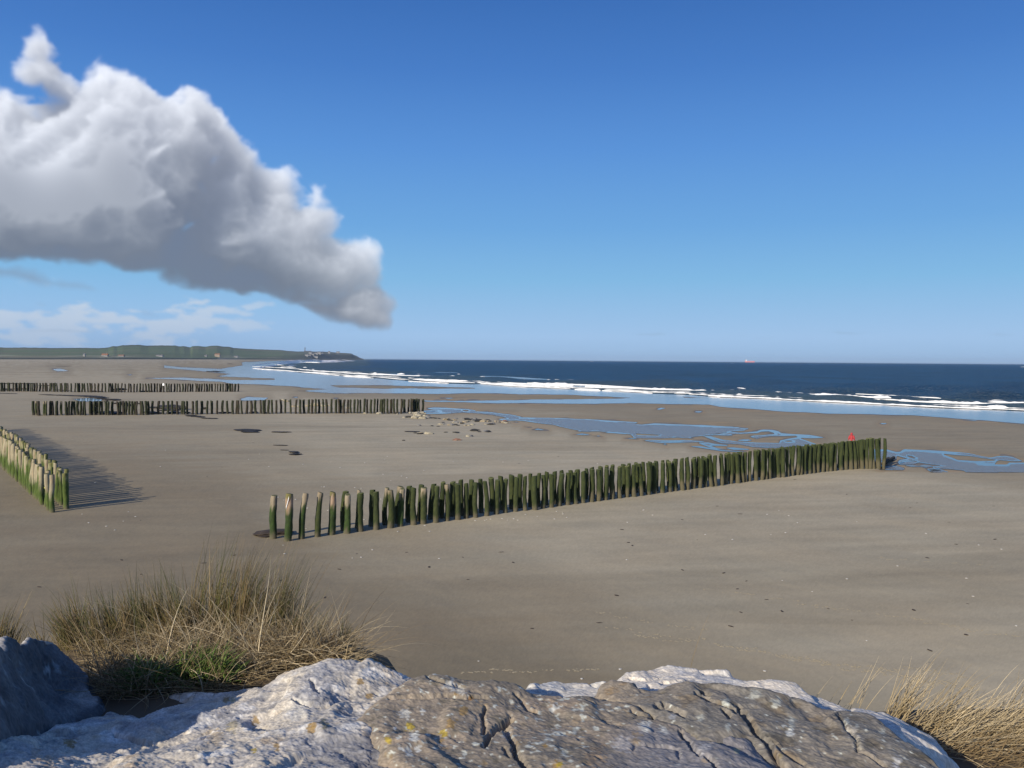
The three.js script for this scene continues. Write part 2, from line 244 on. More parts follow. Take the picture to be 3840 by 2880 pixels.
// rows and columns of the ground survey: even steps as seen from the wall, so that near sand is finest
const COLS = 960, col = (i) => -420 + (3060 * i) / (COLS - 1);
const rowsDy = []; { let d = 0.9; while (d < 905) { rowsDy.push(d); d += d < 12 ? 0.8 : d < 55 ? 1.15 : d < 260 ? 0.95 : d < 500 ? 1.9 : 2.5; } }
const ROWS = rowsDy.length;
const gx = new Float32Array(COLS * ROWS), gz = new Float32Array(COLS * ROWS), fSea = new Float32Array(COLS * ROWS), fFilm = new Float32Array(COLS * ROWS), fPool = new Float32Array(COLS * ROWS), spx = new Float32Array(COLS * ROWS), spy = new Float32Array(COLS * ROWS);
for (let r = 0; r < ROWS; r++) for (let c = 0; c < COLS; c++) {
  const k = r * COLS + c, px = col(c), h = horizonY(px), py = h + rowsDy[r], p = onGround(px, Math.max(py, h + 0.8)); gx[k] = p.x; gz[k] = p.z; spx[k] = px; spy[k] = py;
  const s = sstep(4, 60, rowsDy[r]), n = noise(p.x / 9, p.z / 22, 3.3) + 0.6 * noise(p.x / 3.1, p.z / 8, 9.1) + 0.35 * noise(p.x / 1.2, p.z / 3.4, 4.1);
  fSea[k] = field(SEA, null, px, py) + 0.9 * s * n;
  const wet = py < 1020 && py > 770; fFilm[k] = wet ? field(FILM, FILMH, px, py) + 1.25 * s * n : -40; fPool[k] = wet ? field(POOL, POOLH, px, py) + 1.15 * n : -40;
}
// triangles of the survey grid where f > 0, cut along f = 0
function isoSheet(f, yAt, r0 = 0, r1 = ROWS - 1, keep) {
  const pos = [], idx = [], map = new Map(), cut = new Map();
  const vert = (k) => { let v = map.get(k); if (v === undefined) { v = pos.length / 3; pos.push(gx[k], yAt(k), gz[k]); map.set(k, v); } return v; };
  const edge = (a, b) => { if (a > b) [a, b] = [b, a]; const key = a * 1e7 + b; let v = cut.get(key); if (v === undefined) { const t = f[a] / (f[a] - f[b]); v = pos.length / 3; pos.push(mix(gx[a], gx[b], t), mix(yAt(a), yAt(b), t), mix(gz[a], gz[b], t)); cut.set(key, v); } return v; };
  const triangle = (a, b, c) => {
    const n = (f[a] > 0) + (f[b] > 0) + (f[c] > 0); if (!n) return;
    if (n === 3) { idx.push(vert(a), vert(b), vert(c)); return; }
    for (let q = 0; q < 3; q++) { const lone = n === 1 ? f[a] > 0 : f[a] <= 0; if (lone) break; [a, b, c] = [b, c, a]; }
    const p = edge(a, b), q = edge(a, c);
    if (n === 1) idx.push(vert(a), p, q); else { const vb = vert(b), vc = vert(c); idx.push(p, vb, vc, p, vc, q); }
  };
  for (let r = r0; r < r1; r++) for (let c = 0; c < COLS - 1; c++) { const a = r * COLS + c, b = a + 1, d = a + COLS, e = d + 1; if (keep && !keep(a)) continue; triangle(a, d, b); triangle(b, d, e); }
  return geo(pos, idx);
}
// ---------------------------------------------------------------- beach sand
const relief = (x, z) => { const d = -z; return 0.035 * noise(x / 9 + 4, z / 14, 1.1) + 0.016 * noise(x / 2.3, z / 3.7, 5.2) + (d < 140 ? 0.007 * noise(x / 0.8 - z / 3, z / 1.1, 2.2) : 0) + (d < 45 ? 0.0035 * noise(x / 0.3 - z / 0.9, z / 0.35, 7.7) + 0.002 * noise(x / 0.1, z / 0.14, 3.1) : 0); };
const groundY = new Float32Array(COLS * ROWS);
{
  const pos = new Float32Array(COLS * ROWS * 3), colr = new Float32Array(COLS * ROWS * 3), idx = [];
  const dry = [0.415, 0.355, 0.243], damp = [0.228, 0.184, 0.115], wet = [0.16, 0.13, 0.09], ochre = [0.33, 0.235, 0.135];
  const dampPoly = pts(S0, [-600, 800, 300, 806, 560, 835, 700, 856, 1000, 880, 1200, 900, 1480, 960, 1700, 990, 1950, 1012, 2212, 1050, 2700, 1110, 2700, 760, 900, 760]);
  const lowPoly = pts(S0, [-600, 840, 250, 850, 520, 900, 700, 1030, 820, 1120, 1150, 1230, 1500, 1400, 1900, 1540, 2300, 1640, 2700, 1700, 2700, 2000, -600, 2000]);
  for (let r = 0; r < ROWS; r++) for (let c = 0; c < COLS; c++) {
    const k = r * COLS + c, x = gx[k], z = gz[k], px = spx[k], py = spy[k], d = -z;
    const far = sstep(500, 90, d), w = Math.max(fPool[k], fFilm[k]), sea = fSea[k];
    let y = relief(x, z) * (d < 400 ? 1 : 0.4);
    y = mix(y, -0.05, sstep(-2.5, 0.6, w)); if (sea > -1) y = mix(y, -0.4, sstep(-0.5, 4, sea));
    groundY[k] = y; pos[3 * k] = x; pos[3 * k + 1] = y; pos[3 * k + 2] = z;
    // sand: wind streaks, damp patches with ragged edges, grains
    const st = fbm(x / 5.5 - z / 30, z / 1.6 + x / 9, 4.2, 4, 0.6), big = fbm(x / 26, z / 19, 8.1, 4, 0.6), fine = d < 70 ? noise(x / 0.12, z / 0.3, 1.9) * 0.5 + noise(x / 0.05, z / 0.12, 6.9) * 0.6 : 0, grain = hash1(c, r, 5, 9) - 0.5;
    let q = dry;
    const D1 = polySd(dampPoly, px, py) / 60 + 0.55 * big + 0.5 * st; q = mix3(q, damp, sat(0.4 * sstep(-0.15, 0.1, D1) + 0.3 * sstep(0.15, 0.45, D1 + 0.2 * st)) * 0.92);
    const D2 = polySd(lowPoly, px, py) / 190 + 0.5 * big + 0.5 * st; q = mix3(q, damp, 0.42 * sstep(-0.35, 0.2, D2) + 0.5 * sstep(0.35, 1.0, D2 + 0.25 * st));
    const D3 = (w + 26) / 30 + 0.55 * st + 0.4 * big; q = mix3(q, damp, 0.45 * sstep(0.25, 0.75, D3)); q = mix3(q, ochre, 0.55 * sstep(0.55, 0.9, D3) * far * (px > 880 ? 1 : 0.25)); q = mix3(q, wet, 0.7 * sstep(-1.2, -0.1, w + 1.4 * st));
    const band = sstep(0.14, 0.3, fbm(x / 40 + 3, z / 7 + x / 40, 6.6, 4) + 0.1 * st) * 0.3; q = mix3(q, damp, band * (d > 22 ? 1 : 0.6));
    const m = 1 + 0.30 * st * sstep(900, 60, d) + 0.22 * big + (0.09 * fine + 0.075 * grain * sstep(220, 30, d) + 0.03 * grain) * (d < 300 ? 1 : 0);
    const warm = 0.03 * noise(x / 3.3, z / 2.1, 12.5);
    colr[3 * k] = q[0] * m * (1 + warm); colr[3 * k + 1] = q[1] * m; colr[3 * k + 2] = q[2] * m * (1 - warm);
  }
  for (let r = 0; r < ROWS - 1; r++) for (let c = 0; c < COLS - 1; c++) { const a = r * COLS + c, b = a + 1, d = a + COLS, e = d + 1; if (fSea[a] > 8 && fSea[e] > 8) continue; idx.push(a, d, b, b, d, e); }
  struct('beach', geo(pos, new Uint32Array(idx), colr), painted({ roughness: 0.92 }));
}
// ---------------------------------------------------------------- water: wet film, tidal pools, sea
function ripple(size, amp, s) {                      // a tile of wind ripples as a height map
  const N = 512, a = new Uint8Array(N * N * 4);
  for (let j = 0; j < N; j++) for (let i = 0; i < N; i++) {
    const u = i / N, v = j / N; let h = 0;
    const T = 2 * Math.PI; for (const [p, q, w] of [[3, 5, 1], [5, 8, 0.8], [9, 11, 0.6], [2, 13, 0.6], [14, 17, 0.42], [7, 21, 0.42], [23, 29, 0.3], [12, 34, 0.3], [31, 19, 0.22], [41, 47, 0.16]]) h += w * Math.sin(T * (p * u + q * v) + s * p * q + 1.6 * Math.sin(T * (2 * u + 3 * v) + p) + 1.1 * Math.sin(T * (5 * u - 2 * v) + q));
    const b = clamp(128 + h * 24 * amp, 0, 255) | 0; a.set([b, b, b, 255], (j * N + i) * 4);
  }
  const t = new THREE.DataTexture(a, N, N, THREE.RGBAFormat); t.wrapS = t.wrapT = THREE.RepeatWrapping; t.magFilter = THREE.LinearFilter; t.repeat.set(1 / size, 1 / size); t.needsUpdate = true; return t;
}
const flatUv = (g) => { const p = g.attributes.position, uv = new Float32Array(p.count * 2); for (let i = 0; i < p.count; i++) { uv[2 * i] = p.getX(i); uv[2 * i + 1] = -p.getZ(i); } g.setAttribute('uv', new THREE.BufferAttribute(uv, 2)); return g; };
const calm = new THREE.MeshPhysicalMaterial({ color: new THREE.Color(0.10, 0.098, 0.088), roughness: 0.03, ior: 1.4, bumpMap: ripple(1.7, 1, 1.3), bumpScale: 0.0016 });
const wetSand = new THREE.MeshPhysicalMaterial({ color: new THREE.Color(0.07, 0.066, 0.058), roughness: 0.09, ior: 1.34, bumpMap: ripple(2.9, 1, 2.1), bumpScale: 0.0035 });
const ruffled = new THREE.MeshPhysicalMaterial({ color: new THREE.Color(0.19, 0.165, 0.13), roughness: 0.2, ior: 1.333, bumpMap: ripple(1.3, 1, 2.7), bumpScale: 0.03 });
const rough01 = (k) => fPool[k] > 0.9 && fPool[k] > 1.9 + 5.2 * noise(gx[k] / 7, gz[k] / 16, 2.4) + 2.6 * noise(gx[k] / 1.9, gz[k] / 6, 7.4);
struct('wet_sand', flatUv(isoSheet(fFilm.map((v, k) => Math.min(v, 30 - fSea[k])), () => -0.022)), wetSand);
struct('damp_sand', isoSheet(fPool.map((v, k) => (spy[k] > 1015 ? -9 : Math.max(v, fFilm[k] > -6 ? fFilm[k] : -9) + 1.0 + 2.4 * noise(gx[k] / 2.6, gz[k] / 8, 5.5) + 1.8 * noise(gx[k] / 0.9, gz[k] / 3, 2.5))), (k) => groundY[k] + 0.005), std({ color: new THREE.Color(0.2, 0.162, 0.11), roughness: 0.6 }));
struct('tidal_pool', flatUv(isoSheet(fPool, () => -0.02, 0, ROWS - 1, (k) => !rough01(k))), calm);
struct('tidal_pool', flatUv(isoSheet(fPool, () => -0.02, 0, ROWS - 1, rough01)), ruffled);
// ---------------------------------------------------------------- sea with real swell
let sea;
{
  const W = []; const r = rng(5);
  for (const [l, a] of [[62, 0.22], [41, 0.2], [27, 0.17], [19, 0.13], [13, 0.1], [9.3, 0.075], [6.6, 0.05], [4.7, 0.034], [3.4, 0.024]]) for (let q = 0; q < 3; q++) { const th = Math.atan2(0.5, 0.86) + (r() - 0.5) * 1.5, k = 2 * Math.PI / (l * (0.8 + 0.4 * r())); W.push([k * Math.cos(th), -k * Math.sin(th), a * 1.05, r() * 6.28, l]); }
  const swell = (k) => {
    const x = gx[k], z = gz[k], d = Math.hypot(x, z), step = d * d / 7 / F * 0.95; let h = 0;
    for (const [a, b, m, p, l] of W) { const f = sat((l / step - 2.2) / 3); if (f > 0) { const s = Math.sin(a * x + b * z + p + 0.9 * noise(x / l / 2, z / l / 2, l)); h += f * m * (s + 0.35 * s * s); } }
    return 0.02 + h * sstep(0, 14, fSea[k]) * 0.9;
  };
  const sg = flatUv(isoSheet(fSea, swell)), SP = sg.attributes.position, sc = new Float32Array(SP.count * 3);
  for (let i = 0; i < SP.count; i++) {           // clear deep water, swell light and shade painted in as streaks, and sand stirred up in the surf
    const x = SP.getX(i), z = SP.getZ(i), q = toSheet(x, 0, z), f = polySd(seaPoly, q[0], q[1]), st = fbm(x / 60 + z / 200, z / 60, 3.3, 3), silt = sstep(26, 4, f + 14 * st), m = 1 + 0.55 * st + 0.5 * fbm(x / 14 + z / 60, z / 34, 6.1, 3);
    const c = mix3([0.003 * m, 0.046 * m, 0.105 * m], [0.055, 0.085, 0.075], silt * 0.8); sc.set(c, 3 * i);
  }
  sg.setAttribute('color', new THREE.BufferAttribute(sc, 3));
  sea = struct('sea', sg, new THREE.MeshPhysicalMaterial({ roughness: 0.4, ior: 1.333, vertexColors: true, bumpMap: ripple(11, 1, 3.9), bumpScale: 1.7 }));
}
// ---------------------------------------------------------------- breakers: ridges of white water lying on the sea
{
  const L = [];
  const add = (f, k, a) => { for (const [t, ...p] of a) L.push([pts(f, p), t / k / 1.736]); };
  add(Z2, 2.304, [[4, 180, 330, 350, 341, 560, 356, 800, 369, 930, 373], [4, 380, 319, 530, 331, 700, 349, 1000, 359, 1100, 363], [5, 345, 293, 430, 301], [5, 430, 302, 540, 297], [5, 400, 313, 530, 319], [4, 440, 286, 540, 281], [4, 460, 304, 535, 304], [5, 500, 275, 640, 272], [9, 590, 318, 625, 319], [12, 668, 336, 690, 337], [6, 600, 274, 740, 279], [5, 740, 273, 870, 269, 1030, 257], [6, 800, 270, 900, 267, 960, 264], [8, 930, 273, 955, 273], [6, 670, 277, 740, 278], [8, 680, 350, 830, 357, 1000, 372, 1300, 384, 1440, 390, 1600, 392, 1695, 391], [5, 1000, 374, 1160, 380], [4, 1040, 387, 1250, 397, 1450, 407], [3, 940, 393, 1200, 409], [9, 1200, 367, 1230, 368], [11, 1405, 375, 1470, 376], [6, 1575, 376, 1605, 377], [10, 1820, 397, 1920, 398], [7, 1910, 381, 1975, 382], [10, 1965, 399, 2000, 398], [7, 2125, 398, 2165, 397], [5, 1790, 379, 1870, 379], [6, 1490, 408, 1650, 422, 1850, 430, 2100, 442], [10, 1640, 407, 1900, 414, 2100, 422, 2212, 426], [5, 1930, 432, 2130, 443, 2212, 456], [3, 1500, 436, 1850, 456], [5, 560, 338, 680, 346]]);
  add(Z3, 2.212, [[10, 0, 319, 200, 326, 440, 328], [15, 500, 330, 560, 336, 735, 338], [8, 765, 336, 800, 336], [5, 835, 312, 850, 312], [6, 0, 294, 45, 294], [5, 20, 340, 100, 344], [6, 130, 331, 190, 333], [5, 125, 342, 190, 343], [6, 215, 348, 370, 353], [5, 230, 335, 320, 337], [9, 390, 345, 520, 355, 740, 356], [8, 550, 364, 700, 367, 775, 368], [6, 780, 357, 820, 357], [5, 0, 351, 250, 371, 500, 382, 750, 395], [7, 785, 399, 1000, 408], [3, 1010, 409, 1250, 419, 1430, 431], [5, 1170, 413, 1440, 420, 1540, 427], [13, 870, 375, 1100, 387, 1400, 402, 1700, 410, 2000, 420, 2212, 429], [10, 950, 347, 1045, 348], [6, 1060, 348, 1125, 348], [7, 1245, 351, 1260, 351], [5, 1880, 375, 1985, 377], [19, 2010, 388, 2100, 396, 2212, 401], [7, 1610, 432, 1720, 434], [6, 1735, 440, 1870, 444], [5, 1820, 436, 2060, 440], [7, 1890, 454, 2212, 469], [10, 2110, 446, 2195, 447], [3, 905, 169, 940, 169], [4, 1020, 171, 1040, 171], [4, 1058, 171, 1072, 171], [3, 1880, 181, 1890, 181], [4, 2085, 184, 2102, 184]]);
  add(Z4, 1.9404, [[22, 20, 302, 150, 311, 420, 309], [17, 460, 309, 575, 314], [5, 660, 309, 715, 309], [7, 1270, 327, 1320, 327], [13, 0, 336, 300, 346, 600, 353, 900, 364, 1245, 375], [8, 110, 353, 175, 354], [6, 340, 357, 700, 369, 1000, 380, 1165, 387], [7, 0, 364, 300, 376, 700, 398, 1000, 412, 1300, 427, 1600, 442, 1980, 457], [12, 1300, 395, 1500, 405, 1750, 413, 2000, 423, 2300, 430], [8, 1700, 395, 2000, 406, 2300, 416], [5, 1600, 367, 1640, 368], [3, 1400, 383, 1700, 390], [9, 1930, 440, 2100, 446], [5, 1850, 448, 2300, 468], [4, 78, 122, 98, 122], [4, 648, 128, 662, 128], [4, 702, 129, 716, 129], [4, 1020, 132, 1038, 132], [8, 2185, 149, 2260, 149]]);
  { // thin wash lines that follow the water's edge
    const q = rng(52); for (const off of [2.2, 4.5, 7.5, 11, 15, 20]) for (let i = 0; i < seaEdge.length - 1;) { const n = 1 + Math.floor(q() * 2.4), S = seaEdge.slice(i, i + n + 1); i += n; if (S.length < 2 || q() < 0.25 + off * 0.02) continue; const k = sat((S[0][0] - 560) / 700) * 0.75 + 0.25; L.push([S.map(([x, y]) => [x + (q() - 0.5) * 20, y - off * k + (q() - 0.5) * 1.4 * k]), (0.7 + 1.3 * q() * q()) * (0.5 + 0.5 * k)]); }
  }
  const foam = painted({ roughness: 1 }); const r = rng(31);
  for (const [P, t] of L) {
    const pos = [], colr = [], idx = [], S = 7; let n = 0, acc = 0; P.len = 0; for (let i = 1; i < P.length; i++) P.len += Math.hypot(P[i][0] - P[i - 1][0], P[i][1] - P[i - 1][1]);
    for (let i = 0; i < P.length - 1; i++) {
      const len = Math.hypot(P[i + 1][0] - P[i][0], P[i + 1][1] - P[i][1]), m = Math.max(3, Math.ceil(len / 1.6));
      for (let q = i ? 1 : 0; q <= m; q++) {
        const u = q / m, px = mix(P[i][0], P[i + 1][0], u), py = mix(P[i][1], P[i + 1][1], u), g = onGround(px, Math.max(py, horizonY(px) + 1.1)), d = -g.z, s = (acc + u * len);
        const ends = Math.min(1, (s + 0.6) / 7, (P.len - s + 0.6) / 9), rag = 0.8 + 0.8 * noise(g.x / (d * 0.03) + 3, g.z / (d * 0.09), t * 9) + 0.7 * noise(g.x / (d * 0.007), g.z / (d * 0.02), 4.4);
        const T = t * clamp(rag, 0.12, 1.5) * ends, h = clamp(Math.min(T * d / F, 0.35 + 0.0016 * d), 0.015, 1.1), W = Math.min(32, Math.max(0.4 + h, (T - h * F / d) * d * d / (EYE * F)));   // height of the bore, then foam trailing behind it
        for (let a = 0; a < S; a++) {
          const off = a < 3 ? (a - 2) * 0.45 * h : W * Math.pow((a - 2) / (S - 3), 1.4), hh = [0, 0.62, 1, 0.86, 0.6, 0.36, 0][a] * h * (a > 2 && a < S - 1 ? 0.75 + 0.4 * noise(s * 0.9, a * 1.7, t) : 1);
          pos.push(g.x + off * 0.62, 0.03 + (a === 0 || a === S - 1 ? -0.05 : hh + 0.05), g.z - off * 0.78);
          const w = 0.82 + 0.1 * noise(s * 0.6, a * 0.5, 2); colr.push(w, w * 1.0, w * 1.0);
        }
        if (n) for (let a = 0; a < S - 1; a++) { const A = (n - 1) * S + a, B = A + 1, C = A + S, D = C + 1; idx.push(A, C, B, B, C, D); }
        n++;
      }
      acc += len;
    }
    mesh('breaker', geo(pos, idx, colr), foam, sea);
  }
}
// ---------------------------------------------------------------- far coast: hills, their houses, a lighthouse
const K2 = sheet(0, 1270, 3.687), K3 = sheet(500, 1270, 3.687), K4 = sheet(1050, 1280, 6.32);
const skyline = [[-420, 752], ...pts(K2, [0, 122, 60, 127, 520, 128, 720, 133, 1080, 129, 1370, 134, 1500, 125, 1570, 104, 1620, 108, 1700, 93, 1940, 88, 2050, 100, 2212, 95]), ...pts(K3, [100, 88, 220, 100, 370, 95, 580, 98, 640, 108, 700, 105, 790, 122, 820, 105, 900, 103, 1000, 113, 1050, 103, 1160, 97, 1250, 112, 1340, 115, 1390, 130, 1600, 142, 1800, 152, 2040, 158]), ...pts(K4, [100, 215, 200, 230, 420, 242, 600, 240, 690, 236, 850, 245, 920, 241, 1250, 256, 1330, 268, 1600, 281, 1700, 291, 1740, 318, 1820, 348, 1890, 388, 1950, 412, 1990, 419])];
const lineAt = (L, x) => { if (x <= L[0][0]) return L[0][1]; for (let i = 1; i < L.length; i++) if (x <= L[i][0]) { const a = L[i - 1], b = L[i]; return mix(a[1], b[1], (x - a[0]) / (b[0] - a[0])); } return L[L.length - 1][1]; };
const hillD = (px) => 1560 + 3300 * Math.pow(sat((px + 120) / 905), 1.7);
const hillDeep = (px) => mix(1300, 500, sat(px / 780));
const hillY = (px, t, hi) => hi * mix(0.10 * sstep(0, 0.05, t) + 0.16 * sstep(0.03, 0.3, t) + 0.74 * Math.pow(sstep(0, 1, Math.min(t, 1)), 1.15), 0.62 * sstep(0, 0.3, t) + 0.38 * Math.min(t, 1), sstep(560, 700, px));
const crest = (px) => { const D = hillD(px) + hillDeep(px); return atDepth(px, lineAt(skyline, px), D).y; };
{
  const N = 620, M = 40, pos = [], colr = [], idx = [];
  for (let i = 0; i < N; i++) {
    const px = -420 + (1206 + 0) * i / (N - 1), hi = Math.max(0.5, crest(px));
    for (let j = 0; j < M; j++) {
      const t = j / (M - 4), D = hillD(px) + hillDeep(px) * t, q = atDepth(px, 780, D), x = q.x;
      const wood = sstep(0.7, 0.92, t + 0.3 * fbm(x / 160, t * 3, 2, 3)) * sstep(-20, 40, px);
      let y = t <= 1 ? hillY(px, t, hi) : hi * (1 - (t - 1) * 5);
      const lump = t > 0.02 && t <= 1 ? 1 : 0; y += lump * (wood * 2.6 * Math.max(0, fbm(x / 22, D / 40, 3.1, 3)) + 1.1 * sstep(0.02, 0.1, t) * (1 - t) * fbm(x / 40, D / 60, 7.7, 3)); if (t >= 1 && t < 1.02) y = hi;
      if (j === 0) y = -1.5;
      pos.push(x, y, q.z);
      const f = fbm(x / 120 + 5, t * 5, 1.1, 4), f2 = fbm(x / 50, t * 9, 6.1, 4), f3 = fbm(x / 26, t * 16, 4.6, 3);
      let c = mix3([0.060, 0.088, 0.036], [0.085, 0.082, 0.048], sstep(-0.05, 0.3, f)); c = mix3(c, [0.045, 0.075, 0.03], sstep(0.05, 0.25, f2) * 0.7); c = mix3(c, [0.10, 0.115, 0.05], sstep(0.2, 0.35, fbm(x / 90, t * 5, 9.2, 3)) * 0.6);
      c = mix3(c, [0.022, 0.032, 0.02], wood);
      const dune = sstep(0.24, 0.06, t + 0.1 * f2) * sstep(420, 120, px + 120 * f); c = mix3(c, [0.155, 0.135, 0.085], dune * 0.8); c = mix3(c, [0.36, 0.32, 0.24], dune * sstep(0.14, 0.3, f3)); c = mix3(c, [0.028, 0.035, 0.022], sstep(0.075, 0.03, t + 0.05 * f2) * 0.9); c = mix3(c, [0.03, 0.04, 0.022], dune * sstep(0.1, 0.24, f2));
      if (px > 470) { const b = sstep(0.3, 0.05, t) * sstep(720, 470, px) * sstep(0.0, 0.3, f3); c = mix3(c, [0.28, 0.25, 0.19], b * 0.6); }
      c = mix3(c, [0.055, 0.055, 0.05], sstep(590, 690, px) * 0.75);
      colr.push(c[0] * 1.5, c[1] * 1.5, c[2] * 1.5);
    }
  }
  for (let i = 0; i < N - 1; i++) for (let j = 0; j < M - 1; j++) { const a = i * M + j, b = a + M; idx.push(a, b, a + 1, a + 1, b, b + 1); }
  struct('hills', geo(pos, idx, colr), painted({ roughness: 1 }));
}
// a point on the hill front seen at that place of the survey sheet
function hillSpot(px, py) {
  const hi = crest(px); let best = [1e9, 0];
  for (let t = 0.02; t <= 1; t += 0.01) { const D = hillD(px) + hillDeep(px) * t, q = atDepth(px, 780, D), s = toSheet(q.x, hillY(px, t, hi), q.z); const e = Math.abs(s[1] - py); if (e < best[0]) best = [e, t]; }
  const t = best[1], D = hillD(px) + hillDeep(px) * t, q = atDepth(px, 780, D); return new THREE.Vector3(q.x, hillY(px, t, hi), q.z);
}
const whiteWall = std({ color: new THREE.Color(0.3, 0.295, 0.285) }), greyWall = std({ color: new THREE.Color(0.26, 0.25, 0.24) }), redRoof = std({ color: new THREE.Color(0.24, 0.115, 0.065) }), slate = std({ color: new THREE.Color(0.12, 0.12, 0.14) }), pane = std({ color: new THREE.Color(0.03, 0.035, 0.045), roughness: 0.2 });
function boxG(w, h, d, x = 0, y = 0, z = 0) { const g = new THREE.BoxGeometry(w, h, d); g.translate(x, y + h / 2, z); return g; }
function gable(w, h, d, y) { const s = new THREE.Shape(); s.moveTo(-d / 2 - 0.4, 0); s.lineTo(d / 2 + 0.4, 0); s.lineTo(0, h); s.closePath(); const g = new THREE.ExtrudeGeometry(s, { depth: w + 0.6, bevelEnabled: false }); g.rotateY(Math.PI / 2); g.translate(-w / 2 - 0.3, y, 0); return g; }
function house(p, w, h, d, roofH, wall, roof, label) {
  const o = thing('house', p); tag(o, label, 'house', 'small houses along the far coast');
  mesh('wall', boxG(w, h + 3, d, 0, -3, 0), wall, o); const r = mesh('roof', gable(w, roofH, d, h + 0.02), roof, o); mesh('chimney', boxG(0.9, roofH * 0.9 + 0.6, 0.9, w * 0.3, h + roofH * 0.4, 0), wall, r);
  const n = Math.max(2, Math.round(w / 4)); for (let i = 0; i < n; i++) mesh('window', boxG(1.2, 1.4, 0.12, (i - (n - 1) / 2) * w / n, h * 0.45, d / 2 + 0.02), pane, o);
  return o;
}
const hs = (f, X, Y) => hillSpot(...f(X, Y));
house(hs(K2, 1455, 243), 17, 3.2, 9, 4.6, whiteWall, redRoof, 'house with a large orange roof at the foot of the far hill');
house(hs(K2, 1680, 246), 17, 2.4, 8, 2.6, greyWall, redRoof, 'long low house with a dull red roof, right of the large orange-roofed one');
house(hs(K2, 1168, 245), 5, 5.5, 5, 2, whiteWall, slate, 'narrow white house in the dunes, left of the orange-roofed house');
house(hs(K3, 1165, 252), 20, 9, 10, 4, std({ color: new THREE.Color(0.34, 0.27, 0.2) }), redRoof, 'tall tan house above the beach at the bend of the coast');
house(hs(K3, 1420, 258), 16, 4, 9, 3, whiteWall, slate, 'pale low house beside the beach, right of the tall tan one');
house(hs(K3, 365, 246), 22, 3.6, 9, 2.6, whiteWall, slate, 'long pale house low on the green slope, in the middle of the far coast');
house(hs(K3, 1005, 248), 9, 4, 8, 3, greyWall, slate, 'small grey house left of the tall tan house on the far coast');
const vill = [[720, 287, 15, 7, 'white house highest in the village below the lighthouse'], [760, 292, 8, 5, 'small white house just right of the highest village house'], [860, 296, 18, 5, 'wide white house in the middle of the headland village'], [925, 292, 20, 9, 'largest pale building of the headland village'], [985, 302, 22, 5, 'long low white building at the right of the headland village'], [630, 341, 16, 6, 'white house lowest left in the headland village'], [690, 352, 22, 8, 'big pale house low in the headland village'], [725, 368, 16, 6, 'white house down the slope under the big pale one'], [785, 321, 12, 5, 'lone white house halfway up the village slope'], [845, 379, 24, 6, 'long white house nearest the water below the village'], [1165, 280, 11, 9, 'pale house alone on the slope right of the village'], [1375, 270, 20, 6, 'white building on the crest towards the tip of the headland']];
for (const [X, Y, w, h, l] of vill) { house(hs(K4, X, Y + 7), w, h, 9, 3.4, whiteWall, slate, l); }
{
  const [px] = K4(593, 240), D = hillD(px) + hillDeep(px), base = atDepth(px, K4(593, 243)[1], D), top = atDepth(px, K4(593, 140)[1], D), H = top.y - base.y;
  const o = thing('lighthouse', base); tag(o, 'dark slender lighthouse tower standing on the crest of the headland', 'lighthouse');
  const dark = std({ color: new THREE.Color(0.12, 0.115, 0.13) });
  const s = new THREE.CylinderGeometry(1.9, 2.6, H * 0.8, 20); s.translate(0, H * 0.4 - 0.5, 0); mesh('tower', s, dark, o);
  const gl = new THREE.CylinderGeometry(3.3, 3.3, H * 0.035, 20); gl.translate(0, H * 0.8, 0); mesh('gallery', gl, dark, o);
  const la = new THREE.CylinderGeometry(2.0, 2.0, H * 0.11, 12); la.translate(0, H * 0.87, 0); const lr = mesh('lantern_room', la, std({ color: new THREE.Color(0.2, 0.2, 0.22), roughness: 0.3 }), o);
  const cp = new THREE.ConeGeometry(2.3, H * 0.08, 16); cp.translate(0, H * 0.96, 0); mesh('cap', cp, dark, o);
  const an = thing('lighthouse_annex', hs(K4, 655, 240)); an.position.y = base.y - 2; tag(an, 'low dark building on the crest at the foot of the lighthouse', 'building'); mesh('wall', boxG(38, 5, 10, 0, -2, 0), dark, an); mesh('roof', gable(38, 3, 10, 3.02), slate, an);
  const q = K4(1018, 242), D2 = hillD(q[0]) + hillDeep(q[0]), b2 = atDepth(q[0], q[1], D2), t2 = atDepth(q[0], K4(1018, 204)[1], D2); const m = thing('radio_mast', b2); tag(m, 'thin grey mast on the headland crest right of the lighthouse', 'mast');
  const g = new THREE.CylinderGeometry(0.35, 0.7, t2.y - b2.y + 2, 8); g.translate(0, (t2.y - b2.y) / 2 - 1, 0); mesh('pole', g, std({ color: new THREE.Color(0.3, 0.3, 0.33) }), m); mesh('crossbar', boxG(4, 0.5, 0.5, 0, (t2.y - b2.y) * 0.75, 0), greyWall, m);
}
